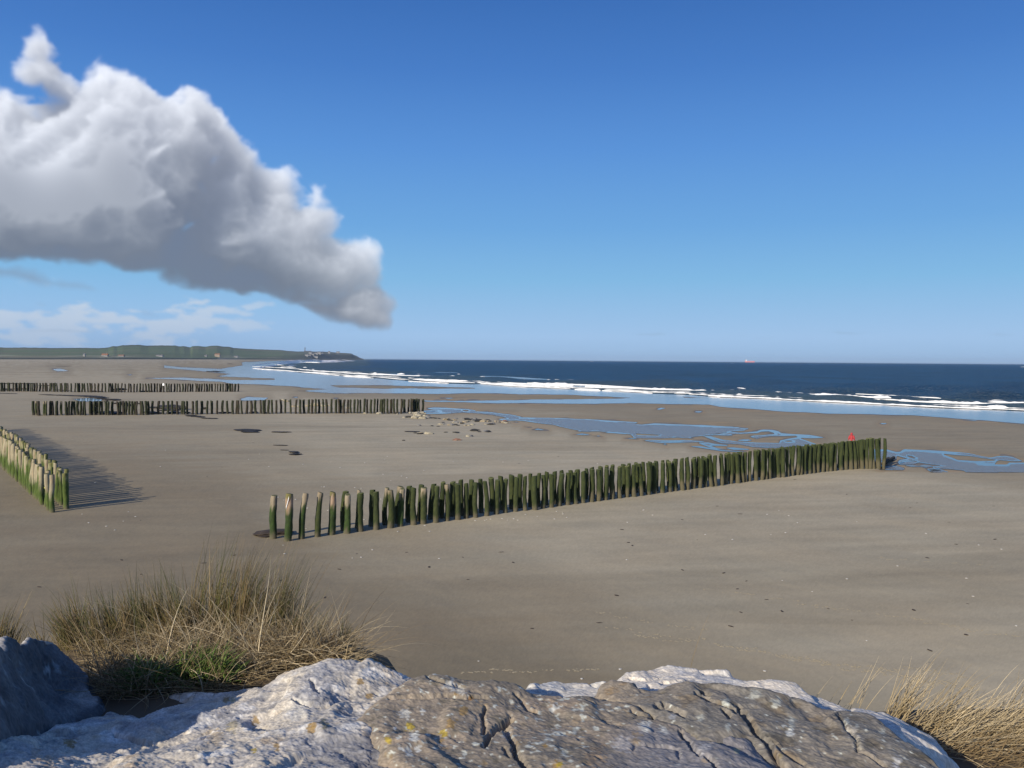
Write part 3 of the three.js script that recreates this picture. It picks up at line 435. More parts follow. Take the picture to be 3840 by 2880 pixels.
// ---------------------------------------------------------------- red cargo ship on the horizon
{
  const D = 9000, a = atDepth(1609.5, 786, D), b = atDepth(1630, 786, D), L = b.x - a.x, o = thing('cargo_ship', new THREE.Vector3((a.x + b.x) / 2, 0, -D)); tag(o, 'distant red cargo ship with a white deckhouse on the horizon', 'ship');
  const s = new THREE.Shape(); s.moveTo(-L / 2, 0); s.lineTo(L / 2 - 8, 0); s.lineTo(L / 2, 13); s.lineTo(L / 2 - 12, 13); s.lineTo(L / 2 - 14, 11); s.lineTo(-L / 2 + 22, 11); s.lineTo(-L / 2, 13); s.closePath();
  const hg = new THREE.ExtrudeGeometry(s, { depth: 16, bevelEnabled: true, bevelSize: 0.8, bevelThickness: 3, bevelSegments: 2 }); hg.translate(0, 0, -8); mesh('hull', hg, std({ color: new THREE.Color(0.75, 0.25, 0.22), roughness: 0.5 }), o);
  const wh = std({ color: new THREE.Color(0.85, 0.85, 0.85) }); const dh = mesh('deckhouse', mergeGeometries([boxG(12, 13, 15, -L / 2 + 10, 13, 0), boxG(9, 3.5, 17, -L / 2 + 10, 26.01, 0)]), wh, o); mesh('funnel', boxG(4, 8, 5, -L / 2 + 3, 20, 0), std({ color: new THREE.Color(0.6, 0.15, 0.12) }), dh);
  for (let i = 0; i < 4; i++) mesh('crane', mergeGeometries([boxG(1.6, 9, 1.6, -L / 2 + 30 + i * 17, 11, 0), boxG(9, 1.2, 1.2, -L / 2 + 34 + i * 17, 19, 0)]), std({ color: new THREE.Color(0.7, 0.5, 0.5) }), o);
}
// ---------------------------------------------------------------- timber posts of the groynes
const ONES = ['', 'first', 'second', 'third', 'fourth', 'fifth', 'sixth', 'seventh', 'eighth', 'ninth', 'tenth', 'eleventh', 'twelfth', 'thirteenth', 'fourteenth', 'fifteenth', 'sixteenth', 'seventeenth', 'eighteenth', 'nineteenth'];
const TENS = ['', '', 'twenty', 'thirty', 'forty', 'fifty', 'sixty', 'seventy', 'eighty', 'ninety'], TENTH = ['', '', 'twentieth', 'thirtieth', 'fortieth', 'fiftieth', 'sixtieth', 'seventieth', 'eightieth', 'ninetieth'];
const ordinal = (n) => n < 20 ? ONES[n] : n % 10 ? TENS[n / 10 | 0] + '-' + ONES[n % 10] : TENTH[n / 10 | 0];
const postMat = painted({ roughness: 0.88 });
// look: bare = bare wood from the top down, mud = sandy foot, tones of algae and of wood
function postGeo(seed, look) {
  const r = rng(seed), S = 14, R = 18, pos = [], colr = [], idx = [], topP = [], topC = [], topI = [];
  const bx = (r() - 0.5) * 1.6, bz = (r() - 0.5) * 1.6, kx = (r() - 0.5) * 1.0, tilt = (r() - 0.5) * 1.5, tdir = r() * 6.28, taper = 0.86 + 0.2 * r(), knot = r() * 9;
  for (let j = 0; j < R; j++) {
    const t = j / (R - 1), y = -0.12 + 1.12 * t, ax = bx * Math.sin(Math.PI * t) * 0.5 + kx * Math.sin(2 * Math.PI * t + knot) * 0.35, az = bz * Math.sin(Math.PI * t) * 0.5;
    for (let i = 0; i < S; i++) {
      const a = i / S * 2 * Math.PI, c = Math.cos(a), s = Math.sin(a);
      const rad = mix(1.06, taper, t) * (1 + 0.19 * noise(c * 0.8 + seed, y * 3.2, s * 0.8) + 0.10 * noise(c * 2.2, y * 9, s * 2.2 + seed)) * (t > 0.985 ? 0.93 : 1);
      const yy = j === R - 1 ? y + 0.011 * tilt * rad * Math.cos(a - tdir) * 4 : y;
      pos.push(ax + rad * c, yy, az + rad * s);
      const n = fbm(c * 1.1 + seed * 3, y * 4, s * 1.1, 3), g = noise(c * 5 + seed, y * 1.5, s * 5), g2 = noise(c * 2.4, y * 14, s * 2.4 + seed);
      let q = mix3(look.wood, look.wood2, sat(0.5 + 0.9 * g)); if (look.rust) q = mix3(q, [0.30, 0.15, 0.075], sstep(0.0, 0.4, n) * look.rust);
      const alg = sstep(-0.10, 0.10, (1 - look.bare) - y + 0.3 * n + 0.12 * g); q = mix3(q, mix3(look.alga, look.alga2, sat(0.5 + 0.8 * n + 0.5 * g2)), alg);
      const capped = look.cap && y > 0.93 - 0.03 * n ? 0.85 : 0; q = mix3(q, [0.115, 0.115, 0.03], capped);
      const mud = sstep(0.07, -0.07, y - look.mud + 0.16 * n); q = mix3(q, look.mudc, mud * 0.8);
      const v = 1 + 0.22 * g2 + 0.1 * g; colr.push(q[0] * v, q[1] * v, q[2] * v);
    }
    if (j) for (let i = 0; i < S; i++) { const A = (j - 1) * S + i, B = (j - 1) * S + (i + 1) % S; idx.push(A, A + S, B, B, A + S, B + S); }
  }
  // sawn top, a shallow dish with rings
  const base = (R - 1) * S; let cx = 0, cy = 0, cz = 0; for (let i = 0; i < S; i++) { cx += pos[3 * (base + i)] / S; cy += pos[3 * (base + i) + 1] / S; cz += pos[3 * (base + i) + 2] / S; }
  for (let q = 0; q < 3; q++) for (let i = 0; i < S; i++) { const u = 1.0 - q * 0.32; topP.push(cx + (pos[3 * (base + i)] - cx) * u, cy + (pos[3 * (base + i) + 1] - cy) * u + (q ? 0.004 * q : 0), cz + (pos[3 * (base + i) + 2] - cz) * u); const k = q === 0 ? look.rim : mix3(look.rim, [0.05, 0.052, 0.02], 0.75 + 0.2 * noise(i, q, seed)); topC.push(...k); }
  topP.push(cx, cy + 0.006, cz); topC.push(0.05, 0.05, 0.025);
  for (let q = 0; q < 2; q++) for (let i = 0; i < S; i++) { const A = q * S + i, B = q * S + (i + 1) % S; topI.push(A, A + S, B, B, A + S, B + S); }
  for (let i = 0; i < S; i++) topI.push(2 * S + i, 3 * S, 2 * S + (i + 1) % S);
  return [geo(pos, idx, colr), geo(topP, topI, topC)];
}
const G1 = [0.020, 0.034, 0.008], G2 = [0.046, 0.056, 0.012], GB1 = [0.036, 0.07, 0.010], GB2 = [0.085, 0.12, 0.018], WD = [0.34, 0.285, 0.2], WD2 = [0.19, 0.15, 0.10], BR = [0.16, 0.125, 0.085], SANDY = [0.13, 0.108, 0.07];
const looks = {
  mossy: { bare: -0.3, mud: 0.12, alga: G1, alga2: G2, wood: WD, wood2: WD2, mudc: SANDY, rim: [0.2, 0.22, 0.07] },
  muddy: { bare: -0.3, mud: 0.3, alga: G1, alga2: G2, wood: WD, wood2: WD2, mudc: [0.125, 0.105, 0.062], rim: [0.25, 0.26, 0.1] },
  pale: { bare: 0.26, mud: 0.08, alga: G1, alga2: GB1, wood: WD, wood2: WD2, mudc: SANDY, rim: [0.2, 0.2, 0.1] },
  capped: { bare: 0.34, mud: 0.08, alga: G1, alga2: GB1, wood: [0.42, 0.33, 0.25], wood2: [0.3, 0.19, 0.11], mudc: SANDY, rim: [0.12, 0.12, 0.04], cap: 1, rust: 0.5 },
  tipped: { bare: 0.13, mud: 0.1, alga: G1, alga2: G2, wood: WD, wood2: WD2, mudc: SANDY, rim: [0.2, 0.2, 0.08], rust: 0.25 },
  bright: { bare: 0.5, mud: 0.08, alga: GB1, alga2: GB2, wood: [0.40, 0.36, 0.235], wood2: [0.26, 0.21, 0.135], mudc: SANDY, rim: [0.17, 0.16, 0.07], rust: 0.35 },
  brightgreen: { bare: 0.2, mud: 0.08, alga: GB1, alga2: GB2, wood: [0.36, 0.33, 0.2], wood2: [0.22, 0.2, 0.1], mudc: SANDY, rim: [0.13, 0.15, 0.05], cap: 1 },
  dark: { bare: -0.3, mud: 0.12, alga: [0.016, 0.022, 0.009], alga2: [0.034, 0.038, 0.014], wood: BR, wood2: BR, mudc: [0.06, 0.05, 0.035], rim: [0.13, 0.14, 0.06] },
  brown: { bare: 0.3, mud: 0.5, alga: [0.022, 0.026, 0.01], alga2: [0.035, 0.036, 0.014], wood: [0.05, 0.04, 0.025], wood2: [0.032, 0.024, 0.016], mudc: [0.04, 0.029, 0.02], rim: [0.12, 0.12, 0.06] },
};
const WORDS = { mossy: 'green algae-covered', muddy: 'green sand-footed', pale: 'pale-topped', capped: 'mossy-capped bare', tipped: 'bare-tipped green', bright: 'pale sunlit', brightgreen: 'bright green', dark: 'dark green', brown: 'dark brown' };
const bank = {}; for (const k in looks) { bank[k] = []; for (let i = 0; i < 6; i++) bank[k].push(postGeo(i * 17 + k.length * 101 + 3, looks[k])); }
const up = new THREE.Vector3(0, 1, 0), protos = {};
function post(bp, tp, radius, look, seed, label, group, deep = 0) {
  const base = onGround(...bp), D = -base.z, top = atDepth(tp[0], tp[1], D - deep), axis = top.clone().sub(base), h = axis.length(), key = look + (seed % 6);
  let o = protos[key];
  if (!o) { o = new THREE.Group(); const [s, t] = bank[look][seed % 6]; mesh('shaft', s, postMat, o); mesh('top_face', t, postMat, o); protos[key] = o; }
  o = o.clone(); o.name = nm('groyne_post'); scene.add(o); o.position.copy(base); o.scale.set(radius, h, radius);
  o.quaternion.setFromUnitVectors(up, axis.normalize()).multiply(new THREE.Quaternion().setFromAxisAngle(up, (seed * 1.7) % 6.28));
  tag(o, label, 'post', group); return o;
}
// --- right-hand groyne: [base x, base y, top x, top y, width] of each zoomed sheet
const RA = sheet(980, 1800, 5.53), RB = sheet(1380, 1760, 5.53), RC = sheet(1780, 1720, 5.53), RD = sheet(2180, 1680, 5.53), RE = sheet(2580, 1640, 5.53), RF = sheet(2980, 1600, 5.53);
const front = [[RA, 535, 1255, 585, 285, 120], [RA, 830, 1210, 920, 280, 97], [RA, 1170, 1168, 1235, 260, 100], [RA, 1460, 1125, 1490, 250, 120], [RA, 1780, 1095, 1800, 300, 110], [RA, 2065, 1055, 2060, 270, 115],
  [RB, 165, 1240, 165, 465, 105], [RB, 455, 1205, 465, 430, 112], [RB, 680, 1170, 720, 400, 90], [RB, 950, 1140, 940, 380, 98], [RB, 1150, 1120, 1160, 380, 108], [RB, 1415, 1090, 1435, 350, 100], [RB, 1640, 1060, 1640, 312, 80], [RB, 1855, 1030, 1850, 300, 100], [RB, 2035, 1005, 2040, 290, 85],
  [RC, 20, 1210, 15, 500, 75], [RC, 250, 1180, 212, 465, 78], [RC, 450, 1145, 475, 440, 88], [RC, 640, 1120, 650, 420, 72], [RC, 835, 1090, 870, 385, 82], [RC, 1050, 1070, 1045, 365, 75], [RC, 1255, 1055, 1235, 362, 92], [RC, 1415, 1025, 1430, 340, 80], [RC, 1585, 1005, 1585, 322, 82], [RC, 1755, 980, 1815, 305, 85], [RC, 1925, 960, 1940, 295, 82], [RC, 2105, 940, 2075, 280, 82],
  [RD, 35, 1140, 45, 480, 75], [RD, 210, 1115, 230, 440, 95], [RD, 345, 1100, 355, 445, 90], [RD, 505, 1080, 525, 430, 80], [RD, 640, 1060, 635, 410, 85], [RD, 800, 1040, 790, 385, 80], [RD, 945, 1020, 950, 375, 72], [RD, 1095, 1010, 1085, 348, 78], [RD, 1240, 990, 1200, 325, 72], [RD, 1390, 965, 1385, 310, 78], [RD, 1530, 940, 1510, 305, 75], [RD, 1680, 925, 1690, 300, 78], [RD, 1830, 905, 1825, 290, 72], [RD, 1950, 890, 1915, 270, 70], [RD, 2100, 875, 2080, 250, 75], [RD, 2200, 860, 2185, 230, 70],
  [RE, 115, 1060, 115, 440, 78], [RE, 240, 1045, 275, 440, 70], [RE, 360, 1025, 360, 420, 55], [RE, 485, 1015, 430, 380, 68], [RE, 575, 1005, 560, 375, 66], [RE, 700, 985, 680, 370, 68], [RE, 795, 960, 795, 340, 66], [RE, 885, 950, 905, 355, 60], [RE, 1035, 940, 1005, 330, 78], [RE, 1135, 925, 1090, 300, 55], [RE, 1190, 915, 1185, 310, 72], [RE, 1270, 905, 1285, 285, 62], [RE, 1410, 890, 1395, 265, 68], [RE, 1530, 880, 1560, 250, 68], [RE, 1615, 870, 1620, 265, 50], [RE, 1685, 858, 1680, 240, 55], [RE, 1775, 835, 1760, 235, 52], [RE, 1870, 830, 1870, 230, 80], [RE, 1965, 825, 1960, 200, 72], [RE, 2070, 810, 2050, 200, 62], [RE, 2165, 795, 2190, 180, 55],
  [RF, 40, 1000, 80, 390, 78], [RF, 125, 995, 130, 420, 58], [RF, 205, 985, 235, 375, 60], [RF, 295, 970, 310, 390, 62], [RF, 390, 960, 400, 370, 66], [RF, 475, 945, 500, 370, 66], [RF, 580, 935, 570, 375, 62], [RF, 660, 925, 655, 350, 60], [RF, 745, 920, 770, 340, 74], [RF, 825, 912, 840, 345, 62], [RF, 965, 900, 980, 305, 72], [RF, 1055, 890, 1060, 310, 62], [RF, 1165, 885, 1150, 295, 74], [RF, 1255, 880, 1215, 295, 58], [RF, 1310, 870, 1275, 290, 58], [RF, 1400, 875, 1380, 270, 66], [RF, 1500, 875, 1500, 245, 50], [RF, 1560, 875, 1570, 240, 66], [RF, 1640, 875, 1620, 240, 56], [RF, 1725, 870, 1700, 255, 78], [RF, 1835, 862, 1870, 245, 46]];
const back = [[RA, 245, 1205, 265, 320, 115], [RA, 1725, 1040, 1750, 232, 115], [RA, 1995, 995, 2035, 212, 85], [RB, 75, 1170, 100, 425, 110], [RB, 365, 1145, 395, 385, 85], [RB, 615, 1110, 670, 355, 100], [RB, 845, 1085, 860, 345, 100], [RB, 1065, 1060, 1108, 320, 110], [RB, 1290, 1025, 1365, 305, 85], [RB, 1540, 1000, 1558, 265, 95], [RB, 1745, 965, 1765, 258, 95], [RB, 1935, 950, 1925, 215, 75], [RB, 2130, 940, 2150, 215, 95],
  [RC, 135, 1120, 120, 420, 85], [RC, 350, 1090, 345, 395, 85], [RC, 555, 1060, 540, 360, 95], [RC, 765, 1040, 762, 338, 95], [RC, 945, 1015, 945, 322, 85], [RC, 1145, 1000, 1155, 310, 75], [RC, 1325, 985, 1335, 300, 72], [RC, 1480, 960, 1495, 275, 62], [RC, 1665, 935, 1660, 265, 88], [RC, 1825, 915, 1800, 245, 72], [RC, 1990, 895, 1990, 240, 78], [RC, 2150, 880, 2130, 225, 95],
  [RD, 85, 1060, 110, 425, 65], [RD, 245, 1045, 215, 405, 75], [RD, 400, 1025, 395, 385, 92], [RD, 528, 1010, 528, 368, 55], [RD, 660, 990, 650, 350, 72], [RD, 870, 965, 870, 335, 82], [RD, 1010, 950, 990, 318, 70], [RD, 1140, 930, 1140, 310, 68], [RD, 1290, 915, 1280, 290, 70], [RD, 1430, 895, 1420, 285, 75], [RD, 1560, 880, 1550, 270, 72], [RD, 1700, 860, 1685, 255, 62], [RD, 1820, 845, 1785, 248, 68], [RD, 1960, 825, 1950, 230, 72], [RD, 2090, 805, 2085, 212, 66], [RD, 2200, 790, 2190, 195, 62],
  [RE, 130, 995, 130, 410, 60], [RE, 215, 985, 215, 400, 62], [RE, 330, 965, 310, 390, 62], [RE, 480, 945, 445, 360, 70], [RE, 690, 920, 690, 340, 62], [RE, 850, 900, 845, 318, 62], [RE, 950, 885, 955, 318, 60], [RE, 1090, 870, 1050, 305, 68], [RE, 1370, 840, 1460, 255, 52], [RE, 1480, 825, 1470, 258, 50], [RE, 1800, 785, 1815, 250, 48], [RE, 1930, 775, 1925, 215, 44], [RE, 2130, 750, 2120, 190, 52],
  [RF, 90, 940, 110, 398, 52], [RF, 180, 935, 185, 405, 52], [RF, 265, 920, 262, 372, 56], [RF, 350, 910, 365, 372, 50], [RF, 440, 900, 455, 370, 50], [RF, 530, 885, 525, 362, 46], [RF, 620, 875, 625, 348, 56], [RF, 705, 865, 720, 345, 50], [RF, 790, 860, 800, 338, 50], [RF, 905, 850, 915, 325, 50], [RF, 1010, 840, 1020, 305, 54], [RF, 1110, 830, 1105, 298, 50], [RF, 1205, 822, 1200, 296, 48], [RF, 1345, 815, 1330, 274, 50], [RF, 1450, 812, 1435, 270, 48], [RF, 1765, 860, 1755, 236, 50]];
const gR = 'posts of the long groyne on the right';
const rr = rng(401);
const widthToR = (w, k, py, px) => Math.max(0.105, 0.62 * w / k / 1.736 * (EYE * F / (py - horizonY(px))) / F);
front.forEach(([f, a, b, c, d, w], i) => {
  const bp = f(a, b), tp = f(c, d), look = i === 0 || i === 3 ? 'capped' : i === 2 ? 'tipped' : i === 1 || i === 4 || i === 8 ? 'pale' : i < 13 ? (i === 7 || i === 10 || i === 12 ? 'tipped' : 'mossy') : i < 28 ? 'mossy' : rr() < 0.75 ? 'muddy' : 'mossy';
  const o = post(bp, tp, widthToR(w, 5.53, bp[1], bp[0]), look, i * 5 + 1, i === front.length - 1 ? 'pale sand-footed post standing alone beyond the seaward end of the right groyne' : `${WORDS[look]} post, front row of the right groyne, ${ordinal(i + 1)} from its landward end`, gR, (rr() - 0.5) * 0.12);
  if (i === 0) { const g = new THREE.BoxGeometry(0.085, 0.085, 0.012); const base = onGround(...bp), q = atDepth(...RA(543, 478), -base.z - 0.16), sp = mesh('sign_plate', g, std({ color: new THREE.Color(0.85, 0.85, 0.84), roughness: 0.4 }), o); o.updateMatrixWorld(true); const iv = o.matrixWorld.clone().invert(); sp.applyMatrix4(iv.multiply(new THREE.Matrix4().makeTranslation(q.x, q.y, q.z))); }
});
back.forEach(([f, a, b, c, d, w], i) => { const bp = f(a, b), tp = f(c, d), look = i === 0 ? 'pale' : i === 2 || i === 4 || i === 5 ? 'tipped' : i < 36 ? 'mossy' : 'muddy'; post(bp, tp, widthToR(w, 5.53, bp[1], bp[0]), look, i * 7 + 2, i === 0 ? 'pale-topped post beside a dark weedy slab at the landward end of the right groyne' : `${WORDS[look]} post, rear row of the right groyne, ${ordinal(i + 1)} from its landward end`, gR, (rr() - 0.5) * 0.12); });
// --- left-hand groyne: two rows running away along the beach, posts close together
{
  const H = sheet(0, 1720, 7.373), A0 = onGround(...H(1435, 1490)), A1 = onGround(...H(330, 460)), B0 = onGround(...H(1845, 1395)), dir = A1.clone().sub(A0).normalize(), r = rng(88), gL = 'posts of the short sunlit groyne on the left';
  const stuff = [];
  const row = (P0, steps, n, word) => {
    let s = 0; let shown = 0;
    for (let i = 0; i < n; i++) {
      const p = P0.clone().addScaledVector(dir, s); p.x += (r() - 0.5) * 0.1; s += steps(i) * (0.86 + 0.28 * r());
      const h = 1.72 + 0.0 * s + (r() - 0.5) * 0.24 + Math.min(0.22, s * 0.012), top = new THREE.Vector3(p.x + (r() - 0.5) * 0.2, h, p.z + (r() - 0.5) * 0.14), bp = toSheet(p.x, 0, p.z), tp = toSheet(top.x, top.y, top.z);
      if (tp[0] < -12) { stuff.push([p, top, i]); continue; }
      const look = word === 'left' ? (r() < 0.75 ? 'bright' : 'brightgreen') : r() < 0.4 ? 'bright' : 'brightgreen'; shown++;
      const o = post(bp, tp, 0.098 + 0.028 * r(), look, i * 3 + (word === 'left' ? 0 : 1), shown === 1 ? `${WORDS[look]} post nearest the camera, ${word} row of the left groyne` : `${WORDS[look]} post, ${word} row of the left groyne, ${ordinal(shown)} from its near end`, gL, 0);
      if (word === 'left' && shown === 4) { const g = new THREE.CylinderGeometry(1.13, 1.13, 0.022, 18, 1, true); g.translate(0, 0.52, 0); mesh('yellow_tag', g, std({ color: new THREE.Color(0.62, 0.6, 0.04), side: THREE.DoubleSide }), o); }
    }
  };
  row(A0, (i) => (i < 3 ? 0.62 : 0.56), 86, 'left'); row(B0, (i) => (i < 3 ? 0.6 : 0.56), 86, 'right');
  const im = new THREE.InstancedMesh(bank.bright[2][0], postMat, stuff.length); im.name = nm('groyne_row'); const m4 = new THREE.Matrix4();
  stuff.forEach(([p, t], i) => { const ax = t.clone().sub(p), h = ax.length(); m4.compose(p, new THREE.Quaternion().setFromUnitVectors(up, ax.normalize()), new THREE.Vector3(0.11, h, 0.11)); im.setMatrixAt(i, m4); });
  im.castShadow = im.receiveShadow = true; scene.add(im); tag(im, 'rest of the left groyne running on past the left edge', 'groyne', null, 'stuff');
}
// --- middle groyne
{
  const MA = sheet(100, 1480, 4.424), MB = sheet(560, 1480, 4.424), MC = sheet(1040, 1470, 3.95), gM = 'posts of the middle groyne across the beach', r = rng(66);
  const list = [];
  for (const X of [115, 170, 205, 290, 320, 395, 430, 490, 510, 580, 660, 700, 750, 800, 855, 890, 945, 975, 1060, 1085, 1130, 1155, 1210, 1255, 1320, 1355, 1425, 1515, 1545, 1610, 1640, 1700, 1745, 1800, 1825, 1895, 1925, 1985, 2020]) list.push([MA, X, 345 - X * 0.004, 108]);
  for (const X of [60, 150, 225, 305, 380, 465, 545, 575, 630, 715, 785, 870, 955, 1040, 1125, 1215, 1300, 1385, 1450, 1475, 1540, 1615, 1690, 1770, 1850, 1900, 1920, 1975, 2040, 2110]) list.push([MB, X, 332 - X * 0.008, 110 - X * 0.009]);
  for (const X of [55, 120, 200, 275, 340, 400, 465, 515, 565, 620, 685, 735, 805, 865, 915, 935, 985, 1040, 1090, 1135, 1185, 1230, 1285, 1330, 1385, 1435, 1480, 1530, 1545, 1580, 1630, 1680, 1730, 1780, 1835, 1885, 1945, 1990, 2010, 2035, 2060, 2100, 2150]) list.push([MC, X, X > 1850 ? 302 - (X - 1850) * 0.02 : 318, 112 - X * 0.004]);
  list.forEach(([f, X, yb, yt], i) => { const lean = (r() - 0.5) * 26, k = f === MC ? 0.9 : 1, bp = f(X, yb + (r() - 0.5) * 6), tp = f(X + lean * k, yt + (r() - 0.5) * 10), look = i < 11 && r() < 0.3 ? 'tipped' : r() < 0.75 ? 'dark' : 'brown'; post(bp, tp, 0.115 + 0.045 * r(), look, i * 5 + 2, `${WORDS[look]} post of the middle groyne, ${ordinal(i < 56 ? i + 1 : list.length - i).replace(/^/, '')} from its ${i < 56 ? 'left landward' : 'right seaward'} end`, gM, 0); });
}
// --- farthest groyne: one object, past the number that is built singly
{
  const FA = sheet(0, 1420, 4.809), FB = sheet(450, 1420, 4.809), r = rng(19), list = [];
  for (const X of [-170, -140, -110, -85, -50, -20, 20, 50, 85, 145, 170, 230, 285, 310, 350, 380, 425, 450, 490, 515, 555, 585, 620, 655, 715, 775, 830, 850, 900, 915, 965, 985, 1035, 1090, 1115, 1165, 1180, 1225, 1285, 1350, 1410, 1430, 1475, 1530, 1590, 1630, 1650, 1705, 1770, 1840, 1905, 1960, 2005, 2035, 2080, 2135]) list.push([FA, X, 232 + 14 * sstep(800, 1400, X), 74 + X * 0.005]);
  for (const X of [30, 85, 150, 195, 250, 305, 360, 415, 470, 525, 570, 625, 675, 715, 740, 785, 845, 885, 930, 980, 1030, 1080, 1130, 1180, 1225, 1270, 1315, 1370, 1410, 1430, 1470, 1520, 1570, 1610, 1660, 1715, 1765, 1810, 1860, 1900, 1935, 1985, 2000, 2030, 2075, 2130]) list.push([FB, X, 248 - X * 0.008, 86 + X * 0.002]);
  const parts = []; const m4 = new THREE.Matrix4();
  list.forEach(([f, X, yb, yt], i) => { const p = onGround(...f(X, yb + (r() - 0.5) * 5)), t = atDepth(...f(X + (r() - 0.5) * 24, yt + (r() - 0.5) * 9), -p.z), ax = t.clone().sub(p), h = ax.length(), w = 0.13 + 0.05 * r(); const g = mergeGeometries(bank[r() < 0.6 ? 'brown' : 'dark'][i % 6]); g.applyMatrix4(m4.compose(p, new THREE.Quaternion().setFromUnitVectors(up, ax.normalize()), new THREE.Vector3(w, h, w))); parts.push(g); });
  const o = mesh(nm('groyne_row'), mergeGeometries(parts), postMat, scene); tag(o, 'farthest groyne, a long dark row of thin posts at the left', 'groyne', null, 'stuff');
}
// ---------------------------------------------------------------- the wall of boulders in front, and the bank below it
const bankY = (x, D) => { const left = sstep(-0.35, -0.9, x) * sstep(5.6, 4.6, D) * 0.27, right = sstep(1.3, 1.9, x) * 0.08; return 5.08 + left + right - 0.6 * Math.max(0, D - 4.35 - left * 2.2) - 0.25 * Math.max(0, 2.2 - D) * 0 + 0.05 * noise(x * 1.3, D * 1.3, 3.3) + 0.015 * noise(x * 6, D * 6, 1.3); };
{
  const pos = [], colr = [], idx = [], NX = 150, ND = 120;
  for (let j = 0; j < ND; j++) for (let i = 0; i < NX; i++) {
    const D = -1.5 + 15.5 * Math.pow(j / (ND - 1), 1.1), x = (i / (NX - 1) - 0.5) * (13 + D * 1.3), y = Math.max(bankY(x, D), -0.6); pos.push(x, y, -D);
    const f = fbm(x * 2, D * 2, 4.4, 4), c = mix3([0.085, 0.06, 0.036], [0.15, 0.115, 0.07], sat(0.5 + f)); const g = 1 + 0.3 * (hash1(i, j, 3, 1) - 0.5); colr.push(c[0] * g, c[1] * g, c[2] * g);
  }
  for (let j = 0; j < ND - 1; j++) for (let i = 0; i < NX - 1; i++) { const a = j * NX + i, b = a + NX; idx.push(a, a + 1, b, a + 1, b + 1, b); }
  struct('embankment', geo(pos, idx, colr), painted({ roughness: 1 }));
}
function worley(x, y, z, s, soft = 26) {             // fracture facets: [height of the nearby cells' tilted planes, gap to the next cell, cell number]
  const X = Math.floor(x), Y = Math.floor(y), Z = Math.floor(z); let d1 = 9, d2 = 9, ci = 0, n = 0; const W = worley.W;
  for (let k = -1; k < 2; k++) for (let j = -1; j < 2; j++) for (let i = -1; i < 2; i++) {
    const a = X + i, b = Y + j, c = Z + k, px = x - a - hash1(a, b, c, s), py = y - b - hash1(a, b, c, s + 1), pz = z - c - hash1(a, b, c, s + 2), d = px * px + py * py + pz * pz;
    if (d < 2.2) { W[n] = d; W[n + 1] = a; W[n + 2] = b; W[n + 3] = c; W[n + 4] = px; W[n + 5] = py; W[n + 6] = pz; n += 7; }
    if (d < d1) { d2 = d1; d1 = d; ci = hash1(a, b, c, s + 9); } else if (d < d2) d2 = d;
  }
  let h = 0, t = 0;
  for (let m = 0; m < n; m += 7) { const e = (W[m] - d1) * soft; if (e > 7) continue; const w = Math.exp(-e), a = W[m + 1], b = W[m + 2], c = W[m + 3]; t += w; h += w * (W[m + 4] * (hash1(a, b, c, s + 5) - 0.5) * 2 + W[m + 5] * (hash1(a, b, c, s + 6) - 0.5) * 2 + W[m + 6] * (hash1(a, b, c, s + 7) - 0.5) * 2 + (hash1(a, b, c, s + 8) - 0.5) * 0.5); }
  return [h / t, Math.sqrt(d2) - Math.sqrt(d1), ci];
}
worley.W = new Float64Array(200);
function tps(P) {                                    // smooth surface through scattered points (thin plate, slightly relaxed)
  const n = P.length, A = [], U = (r2) => r2 < 1e-12 ? 0 : 0.5 * r2 * Math.log(r2);
  for (let i = 0; i < n; i++) { const row = []; for (let j = 0; j < n; j++) row.push(U((P[i][0] - P[j][0]) ** 2 + (P[i][1] - P[j][1]) ** 2) + (i === j ? 0.0006 : 0)); row.push(1, P[i][0], P[i][1], P[i][2]); A.push(row); }
  for (const k of [() => 1, (p) => p[0], (p) => p[1]]) A.push([...P.map(k), 0, 0, 0, 0]);
  const m = n + 3;
  for (let c = 0; c < m; c++) { let p = c; for (let r = c; r < m; r++) if (Math.abs(A[r][c]) > Math.abs(A[p][c])) p = r; [A[c], A[p]] = [A[p], A[c]]; for (let r = 0; r < m; r++) if (r !== c) { const f = A[r][c] / A[c][c]; if (f) for (let k = c; k <= m; k++) A[r][k] -= f * A[c][k]; } }
  const w = A.map((r, i) => r[m] / r[i]);
  return (x, z) => { let s = w[n] + w[n + 1] * x + w[n + 2] * z; for (let i = 0; i < n; i++) s += w[i] * U((x - P[i][0]) ** 2 + (z - P[i][1]) ** 2); return s; };
}
const AA = sheet(0, 2340, 2.765), AB = sheet(700, 2420, 2.765), AC = sheet(1300, 2480, 2.765), AD = sheet(2000, 2480, 2.765), AE = sheet(2700, 2480, 1.9404);
const rockMat = painted({ roughness: 0.93 });
